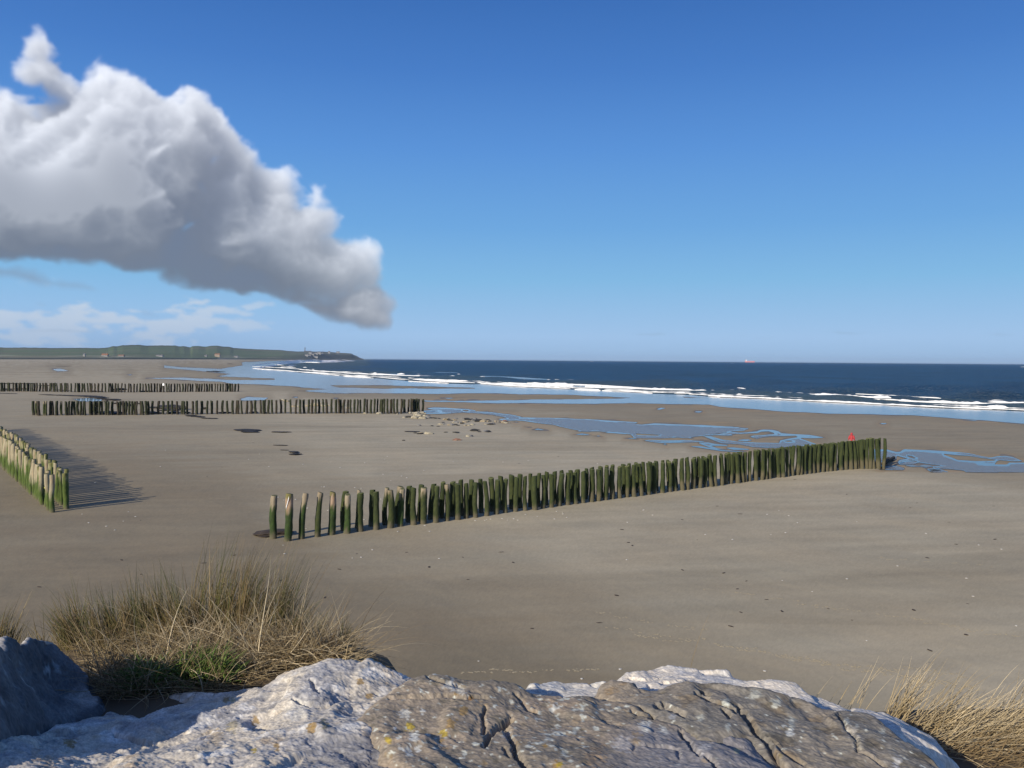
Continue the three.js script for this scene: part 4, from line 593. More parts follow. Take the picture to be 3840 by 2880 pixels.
function rock(o) {
  const P = o.rim.map(([f, X, Y, D]) => { const q = f(X, Y); return atDepth(q[0], q[1], D); }), I = (o.inner || []).map(([f, X, Y, D]) => { const q = f(X, Y); return atDepth(q[0], q[1], D); });
  const plan = P.map((p) => [p.x, -p.z]), S = tps([...P, ...I].map((p) => [p.x, -p.z, p.y]));
  let x0 = 1e9, x1 = -1e9, d0 = 1e9, d1 = -1e9; for (const [x, d] of plan) { x0 = Math.min(x0, x); x1 = Math.max(x1, x); d0 = Math.min(d0, d); d1 = Math.max(d1, d); }
  const M = 0.42, st = o.step || 0.0065, steep = o.steep || 2.6, rd = o.round || 0.05; x0 -= M; x1 += M; d0 -= M; d1 += M;
  const NX = Math.ceil((x1 - x0) / st), ND = Math.ceil((d1 - d0) / st), Y = new Float32Array(NX * ND), E = new Float32Array(NX * ND);
  // coarse smooth surface, then interpolated
  const q = 6, CXn = Math.ceil(NX / q) + 2, CD = Math.ceil(ND / q) + 2, cs = new Float32Array(CXn * CD), ce = new Float32Array(CXn * CD);
  for (let j = 0; j < CD; j++) for (let i = 0; i < CXn; i++) { const x = x0 + i * q * st, d = d0 + j * q * st; ce[j * CXn + i] = polySd(plan, x, d); const e = ce[j * CXn + i]; let xx = x, dd = d; if (e < -0.08) { /* hold the edge height outside */ let bx = 0, bd = 0, bw = 0; for (const [a, b] of plan) { const w = 1 / ((a - x) ** 2 + (b - d) ** 2) ** 2; bx += w * a; bd += w * b; bw += w; } const t = sat((-e - 0.08) / 0.2); xx = mix(x, bx / bw, t); dd = mix(d, bd / bw, t); } cs[j * CXn + i] = S(xx, dd); }
  const lerp2 = (A, i, j) => { const a = i / q | 0, b = j / q | 0, u = i / q - a, v = j / q - b, k = b * CXn + a; return mix(mix(A[k], A[k + 1], u), mix(A[k + CXn], A[k + CXn + 1], u), v); };
  const grit = o.grit ?? 1, cuts = (o.cracks || []).map(([f, w, dp, ...L]) => ({ w, dp, L: pts(f, L) }));
  for (let j = 0; j < ND; j++) for (let i = 0; i < NX; i++) {
    const e = lerp2(ce, i, j) + (o.grow ?? 0.35) * rd + 0.025 * noise((x0 + i * st) * 5, (d0 + j * st) * 5, o.seed); let drop = 0; E[j * NX + i] = e;
    if (e < rd) { const t = (rd - e); drop = t < 2 * rd ? t * t / (4 * rd) * steep * 0.9 : (t - rd) * steep * 0.9; }
    Y[j * NX + i] = lerp2(cs, i, j) - drop;
  }
  // displaced along the surface: big facets, ledges, chips, grit, explicit cracks
  const pos = new Float32Array(NX * ND * 3), colr = new Float32Array(NX * ND * 3), a = o.rough || 1, disp = new Float32Array(NX * ND), tmp = [];
  for (let j = 0; j < ND; j++) for (let i = 0; i < NX; i++) {
    const k = j * NX + i, x = x0 + i * st, d = d0 + j * st, y = Y[k];
    const gxn = (Y[j * NX + Math.min(NX - 1, i + 2)] - Y[j * NX + Math.max(0, i - 2)]) / (4 * st), gd = (Y[Math.min(ND - 1, j + 2) * NX + i] - Y[Math.max(0, j - 2) * NX + i]) / (4 * st), nl = 1 / Math.sqrt(1 + gxn * gxn + gd * gd);
    const nx = -gxn * nl, ny = nl, nz = gd * nl, s = o.seed * 3.7;
    const wx = x + 0.05 * noise(x * 4, y * 4, d * 4 + s), wd = d + 0.05 * noise(x * 4 + 9, y * 4, d * 4 + s), [fr, fg, fi] = worley(wx * (o.fx || 3.2) + s, y * (o.fy || 4.2), wd * (o.fx || 3.2), o.seed), [f2, g2] = worley(wx * 9 + s, y * 12, wd * 9, o.seed + 40, 14);
    const n1 = fbm(x * 3.2 + s, y * 3.2, d * 3.2, 3), rg = ridge(x * 9 + s, y * 9, d * 9, 4), gr = fbm(x * 46 + s, y * 46, d * 46, 4, 0.6), pit = sstep(0.3, 0.55, noise(x * 17 + s, y * 17, d * 17));
    let h = a * (0.034 * fr + 0.020 * n1 + 0.009 * f2 + 0.0030 * rg + 0.0068 * gr + 0.0022 * noise(x * 120, y * 120, d * 120) - 0.006 * pit * (o.pits ?? 1));
    let cd = 0; if (cuts.length) { const v = toSheet(x + nx * h, y + ny * h, -d + nz * h); v[0] += 5 * noise(x * 9, y * 9, d * 9) + 2 * noise(x * 40, y * 40, d * 40); v[1] += 4 * noise(x * 9 + 5, y * 9, d * 9) + 2 * noise(x * 40 + 5, y * 40, d * 40); for (const c of cuts) for (let m = 0; m < c.L.length - 1; m++) { const A = c.L[m], B = c.L[m + 1], ex = B[0] - A[0], ey = B[1] - A[1], t = sat(((v[0] - A[0]) * ex + (v[1] - A[1]) * ey) / (ex * ex + ey * ey)), di = Math.hypot(v[0] - A[0] - ex * t, v[1] - A[1] - ey * t), wv = Math.max(5.5, c.w) * (0.8 + 0.6 * Math.abs(noise(v[0] / 9, v[1] / 9, 1.7))); if (di < wv) cd = Math.max(cd, Math.min(c.dp, 0.0030 * c.w) * sstep(0, 0.8, 1 - di / wv)); } }
    h -= cd; disp[k] = cd;
    pos[3 * k] = x + nx * h; pos[3 * k + 1] = y + ny * h; pos[3 * k + 2] = -d + nz * h;
    const c = o.color({ x, y, d, fr, fi, fg, n1, rg, gr, f2, g2, pit, s, ny, px: 0 }, k); tmp.length = 0; colr.set(c, 3 * k);
  }
  // lichens, stains and pale scars, placed where the photograph shows them
  for (const [f, X, Y2, R, c, ragged = 1, amt = 1] of o.spots || []) {
    const [sx, sy] = f(X, Y2), rad = R / (f === AE ? 1.9404 : 2.765) / 1.736;
    for (let k = 0; k < NX * ND; k++) { if (E[k] < -0.05) continue; const v = toSheet(pos[3 * k], pos[3 * k + 1], pos[3 * k + 2]); if (Math.abs(v[0] - sx) > rad * 1.8 || Math.abs(v[1] - sy) > rad * 1.8) continue; const x = pos[3 * k], y = pos[3 * k + 1], z = pos[3 * k + 2], di = Math.hypot(v[0] - sx, v[1] - sy) / rad + ragged * (0.7 * noise(x * 24, y * 24, z * 24) + 0.9 * noise(x * 70, y * 70, z * 70)); const t = sstep(1.05, 0.8, di) * amt; if (t > 0) for (let m = 0; m < 3; m++) colr[3 * k + m] = mix(colr[3 * k + m], c[m] * (0.9 + 0.4 * noise(x * 90, y * 90, z * 90)), t * 0.85); }
  }
  const idx = []; for (let j = 0; j < ND - 1; j++) for (let i = 0; i < NX - 1; i++) { const A = j * NX + i, B = A + NX; if (E[A] < -0.36 && E[B + 1] < -0.36) continue; if (Y[A] < 4.75 && Y[B + 1] < 4.75) continue; idx.push(A, A + 1, B, A + 1, B + 1, B); }
  // keep only used vertices, put the origin at the rock's foot
  const map = new Int32Array(NX * ND).fill(-1), p2 = [], c2 = [], cx = (x0 + x1) / 2, cz = -(d0 + d1) / 2; for (let k = 0; k < idx.length; k++) { let v = map[idx[k]]; if (v < 0) { v = map[idx[k]] = p2.length / 3; p2.push(pos[3 * idx[k]] - cx, pos[3 * idx[k] + 1] - 4.9, pos[3 * idx[k] + 2] - cz); c2.push(colr[3 * idx[k]], colr[3 * idx[k] + 1], colr[3 * idx[k] + 2]); } idx[k] = v; }
  for (let k = 0; k < c2.length; k += 3) { const u = 1 + 0.5 * grit * (hash1(k, o.seed, 7, 2) - 0.5) + 0.1 * (hash1(k >> 4, o.seed, 5, 1) - 0.5); c2[k] *= u; c2[k + 1] *= u; c2[k + 2] *= u; }
  const m = mesh(nm('boulder'), geo(p2, new Uint32Array(idx), c2), rockMat, scene); m.position.set(cx, 4.9, cz); tag(m, o.label, 'boulder', 'boulders along the top of the sea wall'); return m;
}
const YEL = [0.42, 0.31, 0.03], OCH = [0.33, 0.215, 0.08], WHI = [0.6, 0.61, 0.57], LGR = [0.47, 0.48, 0.42];
const lichen = (v, c, lo, k) => { const n = noise(v.x * 30 + k, v.y * 30, v.d * 30) + 0.6 * noise(v.x * 75 + k, v.y * 75, v.d * 75); return mix3(c, LGR, sstep(lo, lo + 0.16, n)); };
// pale grey-white limestone
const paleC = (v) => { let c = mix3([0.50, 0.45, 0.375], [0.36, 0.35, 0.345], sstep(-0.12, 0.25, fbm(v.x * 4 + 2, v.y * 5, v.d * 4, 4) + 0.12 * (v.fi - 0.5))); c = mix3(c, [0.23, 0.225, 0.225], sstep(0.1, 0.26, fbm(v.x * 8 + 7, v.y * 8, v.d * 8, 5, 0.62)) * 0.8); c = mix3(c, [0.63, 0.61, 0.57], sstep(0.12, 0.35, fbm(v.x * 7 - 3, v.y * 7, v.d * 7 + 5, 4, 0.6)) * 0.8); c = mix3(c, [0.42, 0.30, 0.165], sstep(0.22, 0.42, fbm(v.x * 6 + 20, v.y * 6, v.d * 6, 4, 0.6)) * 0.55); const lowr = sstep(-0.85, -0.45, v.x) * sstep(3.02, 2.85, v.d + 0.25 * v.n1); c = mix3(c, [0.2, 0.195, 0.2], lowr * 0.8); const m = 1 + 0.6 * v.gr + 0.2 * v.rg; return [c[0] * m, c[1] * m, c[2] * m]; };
rock({ seed: 2, rough: 1.05, label: 'big pale grey limestone boulder with a humped top, front left', step: 0.0052, round: 0.05,
  rim: [[AA, 1030, 965, 3.72], [AA, 1120, 900, 3.78], [AA, 1240, 858, 3.85], [AA, 1450, 850, 3.9], [AA, 1560, 800, 3.94], [AA, 1800, 750, 3.98], [AA, 2000, 745, 3.98], [AB, 400, 520, 3.95], [AB, 640, 458, 3.9], [AB, 950, 340, 3.82], [AB, 1240, 190, 3.76], [AB, 1440, 122, 3.74], [AB, 1600, 125, 3.74], [AB, 1850, 165, 3.74], [AB, 2050, 228, 3.72], [AC, 690, 150, 3.68], [AC, 760, 300, 3.4], [AC, 300, 600, 3.12], [AC, 250, 830, 2.92], [AC, 560, 1106, 2.72], [AC, 500, 1300, 2.45], [AB, 900, 1500, 2.4], [AA, 900, 1800, 2.4], [AA, -250, 1800, 2.4], [AA, -260, 1350, 2.75], [AA, 0, 1225, 2.98], [AA, 320, 1135, 3.16], [AA, 660, 1035, 3.4], [AA, 900, 990, 3.58]],
  inner: [[AB, 1300, 420, 3.42], [AB, 1350, 250, 3.6], [AB, 1480, 500, 3.33], [AB, 1700, 560, 3.36], [AB, 1900, 420, 3.5], [AB, 1100, 560, 3.3], [AB, 650, 650, 3.4], [AB, 1000, 850, 3.08], [AB, 1700, 850, 3.0], [AA, 1850, 960, 3.55], [AA, 1640, 985, 3.36], [AA, 1640, 1190, 3.2], [AA, 1200, 1160, 3.22], [AA, 1180, 1000, 3.52], [AA, 900, 1300, 2.98], [AA, 1800, 1300, 2.95], [AB, 500, 1200, 2.75], [AB, 1400, 1150, 2.75], [AB, 1580, 690, 3.2], [AB, 1680, 720, 3.2]],
  cracks: [[AB, 5, 0.03, 1110, 545, 1165, 590, 1270, 625], [AB, 6, 0.02, 1290, 360, 1310, 420, 1380, 470], [AA, 7, 0.035, 1190, 1150, 1290, 1170, 1400, 1210, 1560, 1235]],
  color: paleC, spots: [[AB, 710, 1090, 38, YEL], [AB, 945, 1060, 30, OCH], [AB, 1280, 870, 50, OCH], [AB, 730, 780, 42, OCH], [AB, 1320, 825, 40, OCH], [AB, 1890, 520, 40, OCH], [AB, 1800, 380, 32, OCH], [AA, 720, 1240, 50, OCH], [AB, 410, 565, 34, OCH], [AB, 480, 570, 30, YEL, 1, 0.6], [AA, 500, 1460, 90, [0.5, 0.35, 0.22], 1, 0.7], [AA, 380, 1350, 60, [0.55, 0.42, 0.3], 1, 0.7], [AB, 480, 840, 60, [0.42, 0.34, 0.15], 1, 0.6], [AB, 1150, 660, 120, [0.66, 0.63, 0.56], 0.8, 0.7], [AB, 300, 960, 90, [0.5, 0.38, 0.22], 1, 0.6], [AB, 1430, 820, 50, [0.2, 0.18, 0.08], 1, 0.8]] });
// brown boulder with lichens
const tanC = (v) => { let c = mix3([0.27, 0.222, 0.168], [0.2, 0.172, 0.135], sstep(-0.15, 0.25, fbm(v.x * 4 + 3, v.y * 4, v.d * 4, 4))); c = mix3(c, [0.32, 0.25, 0.188], sstep(0.05, 0.3, fbm(v.x * 3 - 8, v.y * 3, v.d * 3, 3)) * 0.7); c = mix3(c, [0.13, 0.115, 0.085], sstep(0.1, 0.28, fbm(v.x * 12 + 1, v.y * 12, v.d * 12, 5, 0.62)) * 0.7); const blue = sstep(0.33, 0.5, v.x + 0.25 * (v.d - 2.9) * -1 + 0.12 * v.n1) * sstep(3.14, 3.0, v.d + 0.15 * v.n1); c = mix3(c, mix3([0.31, 0.29, 0.285], [0.22, 0.21, 0.215], sat(0.5 + v.rg)), blue * 0.9); c = lichen(v, c, 0.42 + 0.35 * blue + 0.25 * noise(v.x * 3, v.y * 3, v.d * 3), 3); c = mix3(c, OCH, 0.5 * sstep(0.55, 0.72, noise(v.x * 14 + 40, v.y * 14, v.d * 14) + 0.4 * noise(v.x * 60, v.y * 60, v.d * 60)) * 0.8); const m = 1 + 0.5 * v.gr + 0.15 * v.rg; return [c[0] * m, c[1] * m, c[2] * m]; };
rock({ seed: 5, rough: 0.75, label: 'tan lichen-spotted boulder in the middle, with a split crack', step: 0.0052, round: 0.05, fx: 2.6, fy: 3.2,
  rim: [[AC, 75, 640, 3.02], [AC, 85, 570, 3.06], [AC, 220, 465, 3.16], [AC, 275, 395, 3.22], [AC, 430, 345, 3.28], [AC, 500, 295, 3.32], [AC, 600, 235, 3.36], [AC, 700, 158, 3.42], [AC, 850, 136, 3.44], [AC, 930, 122, 3.44], [AC, 1130, 148, 3.42], [AC, 1300, 162, 3.42], [AC, 1460, 208, 3.4], [AC, 1620, 243, 3.4], [AC, 1800, 292, 3.38], [AC, 2050, 345, 3.36], [AD, 330, 385, 3.34], [AD, 600, 385, 3.33], [AD, 860, 410, 3.31], [AD, 1010, 432, 3.3], [AD, 1090, 490, 3.24], [AD, 1300, 600, 3.14], [AD, 1560, 700, 3.06], [AD, 1800, 800, 3.0], [AD, 2000, 700, 3.02], [AE, 200, 520, 3.02], [AE, 300, 640, 2.9], [AE, 420, 776, 2.78], [AE, 420, 1000, 2.5], [AD, 1000, 1500, 2.4], [AC, 1500, 1500, 2.4], [AC, 800, 1300, 2.5], [AC, 560, 1000, 2.68], [AC, 330, 760, 2.9], [AC, 140, 700, 2.98]],
  inner: [[AC, 700, 500, 3.1], [AC, 1100, 500, 3.12], [AC, 1500, 520, 3.14], [AC, 700, 900, 2.8], [AC, 1300, 900, 2.8], [AC, 1900, 800, 2.9], [AC, 1900, 500, 3.18], [AD, 600, 650, 3.08], [AD, 1000, 700, 3.0], [AD, 700, 1000, 2.78], [AD, 1300, 1000, 2.78], [AD, 1700, 1000, 2.78], [AC, 1430, 700, 2.98]],
  cracks: [[AC, 6, 0.05, 1440, 470, 1420, 560, 1425, 650, 1415, 740], [AC, 9, 0.05, 1435, 860, 1470, 780, 1530, 710, 1620, 660, 1700, 605], [AC, 9, 0.05, 1650, 690, 1690, 760, 1730, 860, 1745, 930, 1800, 1000, 1870, 1075, 1900, 1130], [AC, 5, 0.025, 1740, 340, 1800, 410, 1870, 490, 1960, 520], [AC, 3.5, 0.02, 840, 160, 960, 190, 1080, 230, 1210, 268], [AC, 3.2, 0.018, 450, 372, 750, 372, 1000, 360, 1200, 372, 1450, 368], [AD, 5, 0.02, 1010, 515, 1130, 560, 1240, 590], [AD, 6, 0.03, 1520, 720, 1550, 790, 1620, 850, 1690, 940, 1720, 965], [AD, 7, 0.03, 1800, 985, 1870, 1040, 1900, 1100], [AC, 4, 0.02, 1620, 900, 1680, 970], [AD, 3, 0.012, 1020, 910, 1060, 860, 1330, 880, 1500, 920, 1520, 1000]],
  color: tanC, spots: [[AC, 655, 675, 42, YEL], [AC, 1000, 742, 34, YEL], [AC, 430, 822, 32, YEL], [AC, 975, 822, 22, OCH], [AC, 1285, 380, 24, [0.5, 0.24, 0.05]], [AC, 1135, 335, 34, OCH], [AC, 1215, 520, 46, OCH], [AC, 1080, 655, 50, OCH], [AC, 2060, 875, 22, OCH], [AC, 700, 780, 50, WHI], [AC, 640, 935, 40, WHI], [AC, 730, 905, 42, WHI], [AC, 2150, 480, 48, WHI, 0.8], [AC, 600, 540, 60, WHI, 1.4, 0.7], [AC, 1080, 250, 60, WHI, 1.5, 0.7], [AC, 790, 520, 32, WHI], [AC, 1160, 290, 60, WHI, 1.5, 0.6], [AC, 1660, 760, 44, [0.4, 0.4, 0.4], 1], [AC, 500, 700, 16, WHI], [AC, 530, 790, 16, WHI], [AC, 560, 900, 16, WHI], [AD, 890, 485, 20, LGR], [AD, 432, 705, 24, LGR], [AD, 320, 940, 34, LGR], [AD, 1150, 660, 60, WHI, 1, 0.8], [AD, 1350, 720, 50, WHI, 1, 0.8], [AD, 940, 840, 90, [0.45, 0.43, 0.42], 1, 0.8], [AD, 1780, 890, 55, [0.55, 0.53, 0.5], 1, 0.8], [AD, 1060, 800, 60, [0.33, 0.235, 0.13], 1, 0.8], [AD, 620, 980, 110, [0.36, 0.25, 0.15], 1, 0.7], [AD, 230, 1085, 44, OCH], [AD, 270, 1075, 30, YEL], [AD, 125, 875, 20, OCH], [AD, 2110, 935, 34, [0.42, 0.38, 0.25]]] });
// darker brown boulder with cracks, right
const brownC = (v) => { let c = mix3([0.185, 0.152, 0.112], [0.145, 0.128, 0.102], sstep(-0.15, 0.25, fbm(v.x * 4 + 13, v.y * 4, v.d * 4, 4))); c = mix3(c, [0.235, 0.18, 0.12], sstep(0.05, 0.3, fbm(v.x * 3 - 18, v.y * 3, v.d * 3, 3)) * 0.8); c = mix3(c, [0.27, 0.2, 0.125], sstep(0.62, 0.42, v.x + 0.1 * v.n1)); c = mix3(c, [0.22, 0.21, 0.19], sstep(0.15, 0.4, v.rg) * 0.5); c = mix3(c, [0.09, 0.08, 0.06], sstep(0.15, 0.42, fbm(v.x * 10 + 4, v.y * 16, v.d * 10, 4, 0.6)) * 0.7); c = lichen(v, c, 0.62 + 0.2 * noise(v.x * 3, v.y * 3, v.d * 3), 13); const m = 1 + 0.5 * v.gr + 0.18 * v.rg; return [c[0] * m, c[1] * m, c[2] * m]; };
rock({ seed: 9, rough: 0.85, label: 'dark brown cracked boulder sloping down to the right', step: 0.0052, round: 0.045, fx: 3, fy: 5.5,
  rim: [[AD, 640, 375, 3.46], [AD, 700, 285, 3.52], [AD, 762, 205, 3.54], [AD, 830, 222, 3.54], [AD, 1000, 268, 3.5], [AD, 1200, 332, 3.46], [AD, 1290, 318, 3.46], [AD, 1400, 265, 3.46], [AD, 1560, 216, 3.46], [AD, 1720, 218, 3.46], [AD, 2000, 240, 3.45], [AE, 100, 172, 3.44], [AE, 250, 170, 3.43], [AE, 480, 188, 3.42], [AE, 600, 258, 3.4], [AE, 740, 338, 3.36], [AE, 840, 345, 3.35], [AE, 1080, 370, 3.3], [AE, 1200, 465, 3.2], [AE, 1400, 600, 3.06], [AE, 1550, 745, 2.92], [AE, 1560, 900, 2.75], [AE, 1200, 1050, 2.5], [AE, 500, 1000, 2.52], [AE, 440, 790, 2.78], [AE, 330, 640, 2.94], [AE, 240, 520, 3.05], [AD, 2000, 760, 3.0], [AD, 1800, 850, 2.94], [AD, 1500, 700, 3.07], [AD, 1250, 590, 3.17], [AD, 1080, 500, 3.26], [AD, 900, 470, 3.34]],
  inner: [[AD, 1290, 380, 3.38], [AD, 1350, 470, 3.28], [AD, 1700, 420, 3.28], [AD, 2000, 450, 3.24], [AE, 300, 350, 3.24], [AE, 700, 520, 3.08], [AE, 1000, 560, 3.05], [AE, 1200, 640, 2.97], [AE, 800, 760, 2.84], [AE, 1300, 760, 2.86], [AE, 550, 640, 2.96], [AD, 760, 330, 3.46], [AD, 900, 360, 3.42]],
  cracks: [[AE, 10, 0.09, 140, 350, 200, 410, 250, 470, 310, 540, 370, 600], [AE, 11, 0.1, 250, 490, 330, 560, 370, 640, 410, 720, 470, 800], [AD, 8, 0.06, 1280, 462, 1370, 470, 1460, 500, 1560, 545], [AD, 6, 0.04, 1350, 430, 1380, 480], [AD, 6, 0.035, 1700, 330, 1760, 365, 1850, 410, 1960, 450, 2050, 480, 2090, 520], [AD, 7, 0.04, 1960, 505, 2010, 545, 2040, 570], [AD, 4, 0.02, 1740, 320, 1830, 350], [AE, 5, 0.03, 860, 380, 900, 470, 990, 560, 1000, 640], [AE, 4, 0.02, 1000, 640, 1080, 680, 1190, 760], [AE, 4, 0.02, 400, 590, 520, 700, 620, 760], [AD, 8, 0.04, 1090, 485, 1150, 530, 1220, 580]],
  color: brownC, spots: [[AE, 410, 300, 34, LGR, 1, 0.9], [AE, 255, 240, 40, LGR, 1, 0.7], [AE, 45, 300, 30, LGR], [AE, 515, 512, 26, WHI], [AE, 520, 448, 34, LGR], [AE, 460, 470, 14, WHI], [AE, 680, 640, 34, [0.4, 0.34, 0.26], 1.2], [AE, 640, 520, 40, [0.36, 0.31, 0.24], 1.2, 0.8], [AE, 960, 520, 44, [0.4, 0.37, 0.32], 1.2, 0.9], [AE, 1000, 600, 34, [0.42, 0.38, 0.3], 1.2], [AE, 920, 430, 22, LGR], [AE, 1180, 510, 24, LGR], [AE, 1000, 460, 16, LGR], [AE, 1280, 720, 40, [0.4, 0.4, 0.4], 1], [AE, 440, 685, 18, YEL, 1, 0.3], [AD, 1740, 585, 34, LGR, 1, 0.9], [AD, 1440, 580, 30, [0.34, 0.35, 0.36]], [AD, 2000, 430, 30, LGR], [AE, 60, 480, 22, LGR], [AE, 620, 740, 80, [0.3, 0.26, 0.2], 1.3, 0.6]] });
// white chalky boulders behind
const chalkC = (v) => { let c = mix3([0.62, 0.565, 0.485], [0.52, 0.50, 0.47], sstep(-0.1, 0.25, fbm(v.x * 5 + 3, v.y * 6, v.d * 5, 4))); c = mix3(c, [0.36, 0.35, 0.34], sstep(0.14, 0.42, fbm(v.x * 9, v.y * 12, v.d * 9, 4, 0.6)) * 0.7); c = mix3(c, [0.6, 0.5, 0.38], sstep(0.1, 0.35, fbm(v.x * 4 + 9, v.y * 4, v.d * 4, 3)) * 0.6); const m = 1 + 0.45 * v.gr + 0.15 * v.rg; return [c[0] * m, c[1] * m, c[2] * m]; };
rock({ seed: 14, rough: 0.85, label: 'long white chalky boulder behind the dark brown one', step: 0.006, round: 0.04,
  rim: [[AD, 815, 212, 3.86], [AD, 880, 165, 3.92], [AD, 960, 106, 3.98], [AD, 1060, 86, 4.0], [AD, 1115, 112, 4.0], [AD, 1180, 98, 4.02], [AD, 1260, 70, 4.04], [AD, 1400, 54, 4.05], [AD, 1600, 76, 4.05], [AD, 1750, 102, 4.04], [AD, 1900, 112, 4.03], [AD, 2010, 100, 4.03], [AD, 2160, 165, 4.0], [AE, 150, 114, 4.0], [AE, 330, 97, 3.98], [AE, 480, 116, 3.95], [AE, 600, 192, 3.9], [AE, 740, 238, 3.84], [AE, 850, 298, 3.78], [AE, 1000, 343, 3.72], [AE, 1080, 368, 3.76], [AE, 1300, 428, 3.86], [AE, 1450, 490, 3.86], [AE, 1570, 585, 3.74], [AE, 1660, 685, 3.6], [AE, 1740, 800, 3.4], [AE, 1620, 860, 3.1], [AE, 1400, 700, 3.12], [AE, 1080, 470, 3.32], [AE, 700, 420, 3.5], [AE, 300, 300, 3.6], [AD, 1700, 360, 3.6], [AD, 1250, 400, 3.62], [AD, 900, 300, 3.72]],
  inner: [[AD, 1050, 210, 3.86], [AD, 1400, 180, 3.86], [AD, 1800, 200, 3.86], [AE, 300, 180, 3.82], [AE, 1180, 480, 3.32]],
  cracks: [[AD, 3, 0.015, 1330, 230, 1450, 215, 1600, 200], [AD, 3, 0.015, 1000, 180, 1160, 190, 1300, 170], [AD, 3, 0.02, 1195, 250, 1215, 320], [AE, 4, 0.02, 620, 205, 700, 230], [AE, 4, 0.02, 880, 315, 960, 350]], color: chalkC });
rock({ seed: 17, rough: 0.8, label: 'small white chalky rock between the tan and brown boulders', step: 0.006, round: 0.035,
  rim: [[AC, 1795, 290, 3.62], [AC, 1860, 258, 3.66], [AC, 1925, 232, 3.7], [AC, 2100, 220, 3.72], [AD, 120, 222, 3.74], [AD, 380, 206, 3.75], [AD, 560, 230, 3.74], [AD, 680, 242, 3.73], [AD, 745, 212, 3.7], [AD, 700, 330, 3.56], [AD, 600, 430, 3.46], [AD, 200, 470, 3.42], [AC, 2000, 430, 3.44], [AC, 1850, 350, 3.54]],
  inner: [[AD, 140, 300, 3.6], [AD, 380, 300, 3.6], [AD, 640, 300, 3.6]], cracks: [[AD, 3, 0.015, 130, 290, 160, 340, 200, 375], [AD, 2.5, 0.012, 580, 225, 640, 270]],
  color: (v) => { const c = chalkC(v); return [c[0] * 0.86, c[1] * 0.9, c[2] * 0.95]; } });
// boulder, far left: shade on its face and sunlit top painted into the colour
const shadePaintC = (v) => { let c = mix3([0.115, 0.12, 0.125], [0.07, 0.074, 0.08], sstep(-0.15, 0.25, fbm(v.x * 4 + 23, v.y * 4, v.d * 4, 4))); c = mix3(c, [0.05, 0.052, 0.055], sstep(0.02, 0.3, fbm(v.x * 2.6 + 31, v.y * 3, v.d * 2.6, 4)) * 0.7); c = mix3(c, [0.30, 0.34, 0.36], sstep(0.2, 0.42, fbm(v.x * 9 + 1, v.y * 7, v.d * 9, 4, 0.6)) * 0.7); c = mix3(c, [0.45, 0.42, 0.38], sstep(0.75, 0.95, v.ny) * 0.8); const m = 1 + 0.5 * v.gr + 0.18 * v.rg; return [c[0] * m, c[1] * m, c[2] * m]; };
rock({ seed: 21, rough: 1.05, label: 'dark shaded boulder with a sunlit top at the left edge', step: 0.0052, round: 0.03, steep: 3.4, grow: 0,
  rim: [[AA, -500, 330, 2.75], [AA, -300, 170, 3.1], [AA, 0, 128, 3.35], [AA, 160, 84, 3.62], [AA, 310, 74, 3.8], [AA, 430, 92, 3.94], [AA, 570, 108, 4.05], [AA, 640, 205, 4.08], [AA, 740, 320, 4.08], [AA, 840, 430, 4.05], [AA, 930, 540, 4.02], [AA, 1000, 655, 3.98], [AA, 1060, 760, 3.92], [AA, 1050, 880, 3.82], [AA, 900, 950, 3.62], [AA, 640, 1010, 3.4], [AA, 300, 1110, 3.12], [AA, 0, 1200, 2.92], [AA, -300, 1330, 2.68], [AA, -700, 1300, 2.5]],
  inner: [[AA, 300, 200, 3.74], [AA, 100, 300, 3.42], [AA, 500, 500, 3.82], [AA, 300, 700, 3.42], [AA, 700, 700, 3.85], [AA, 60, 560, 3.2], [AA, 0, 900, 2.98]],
  color: shadePaintC });
// ---------------------------------------------------------------- marram grass
function blades(list) {                              // tapered three-sided blades: [x, y, z, heading, length, lean, droop, width, colour foot, colour tip]
  const pos = [], colr = [], idx = [], N = 7;
  for (const [x, y, z, hd, len, lean, droop, w, c0, c1, side = 0] of list) {
    let px = x, py = y, pz = z, th = lean, az = hd; const start = pos.length / 3;
    for (let i = 0; i <= N; i++) {
      const t = i / N, sx = Math.cos(az), sz = Math.sin(az), ww = w * (1 - 0.9 * t * t), dx = Math.sin(th) * sx, dy = Math.cos(th), dz = Math.sin(th) * sz, ux = -sz, uz = sx, vx = Math.cos(th) * sx, vy = -Math.sin(th), vz = Math.cos(th) * sz, c = mix3(c0, c1, t);
      for (let k = 0; k < 3; k++) { const a = k * 2.094, p = Math.cos(a) * ww, q = Math.sin(a) * ww * 0.6; pos.push(px + ux * p + vx * q, py + vy * q, pz + uz * p + vz * q); colr.push(...c); }
      const s = len / N; px += dx * s; py += dy * s; pz += dz * s; th += droop / N * (0.5 + t); az += side / N;
    }
    for (let i = 0; i < N; i++) for (let k = 0; k < 3; k++) { const a = start + i * 3 + k, b = start + i * 3 + (k + 1) % 3; idx.push(a, a + 3, b, b, a + 3, b + 3); }
  }
  return geo(pos, new Uint32Array(idx), colr);
}
const grassMat = painted({ roughness: 0.75, side: THREE.DoubleSide });
const jit = (c, r, k = 0.3) => { const m = 1 + (r() - 0.5) * 2 * k; return [c[0] * m, c[1] * m, c[2] * m]; };
const GREEN = [0.10, 0.125, 0.03], OLIVE = [0.17, 0.145, 0.05], STRAW = [0.36, 0.275, 0.145], PALE = [0.60, 0.49, 0.31], RUST = [0.24, 0.165, 0.075], DARK = [0.05, 0.045, 0.02], BROWN = [0.10, 0.068, 0.032], FRESH = [0.12, 0.185, 0.035];
const spot = (px, D) => { const q = atDepth(px, 900, D); return q.x; };
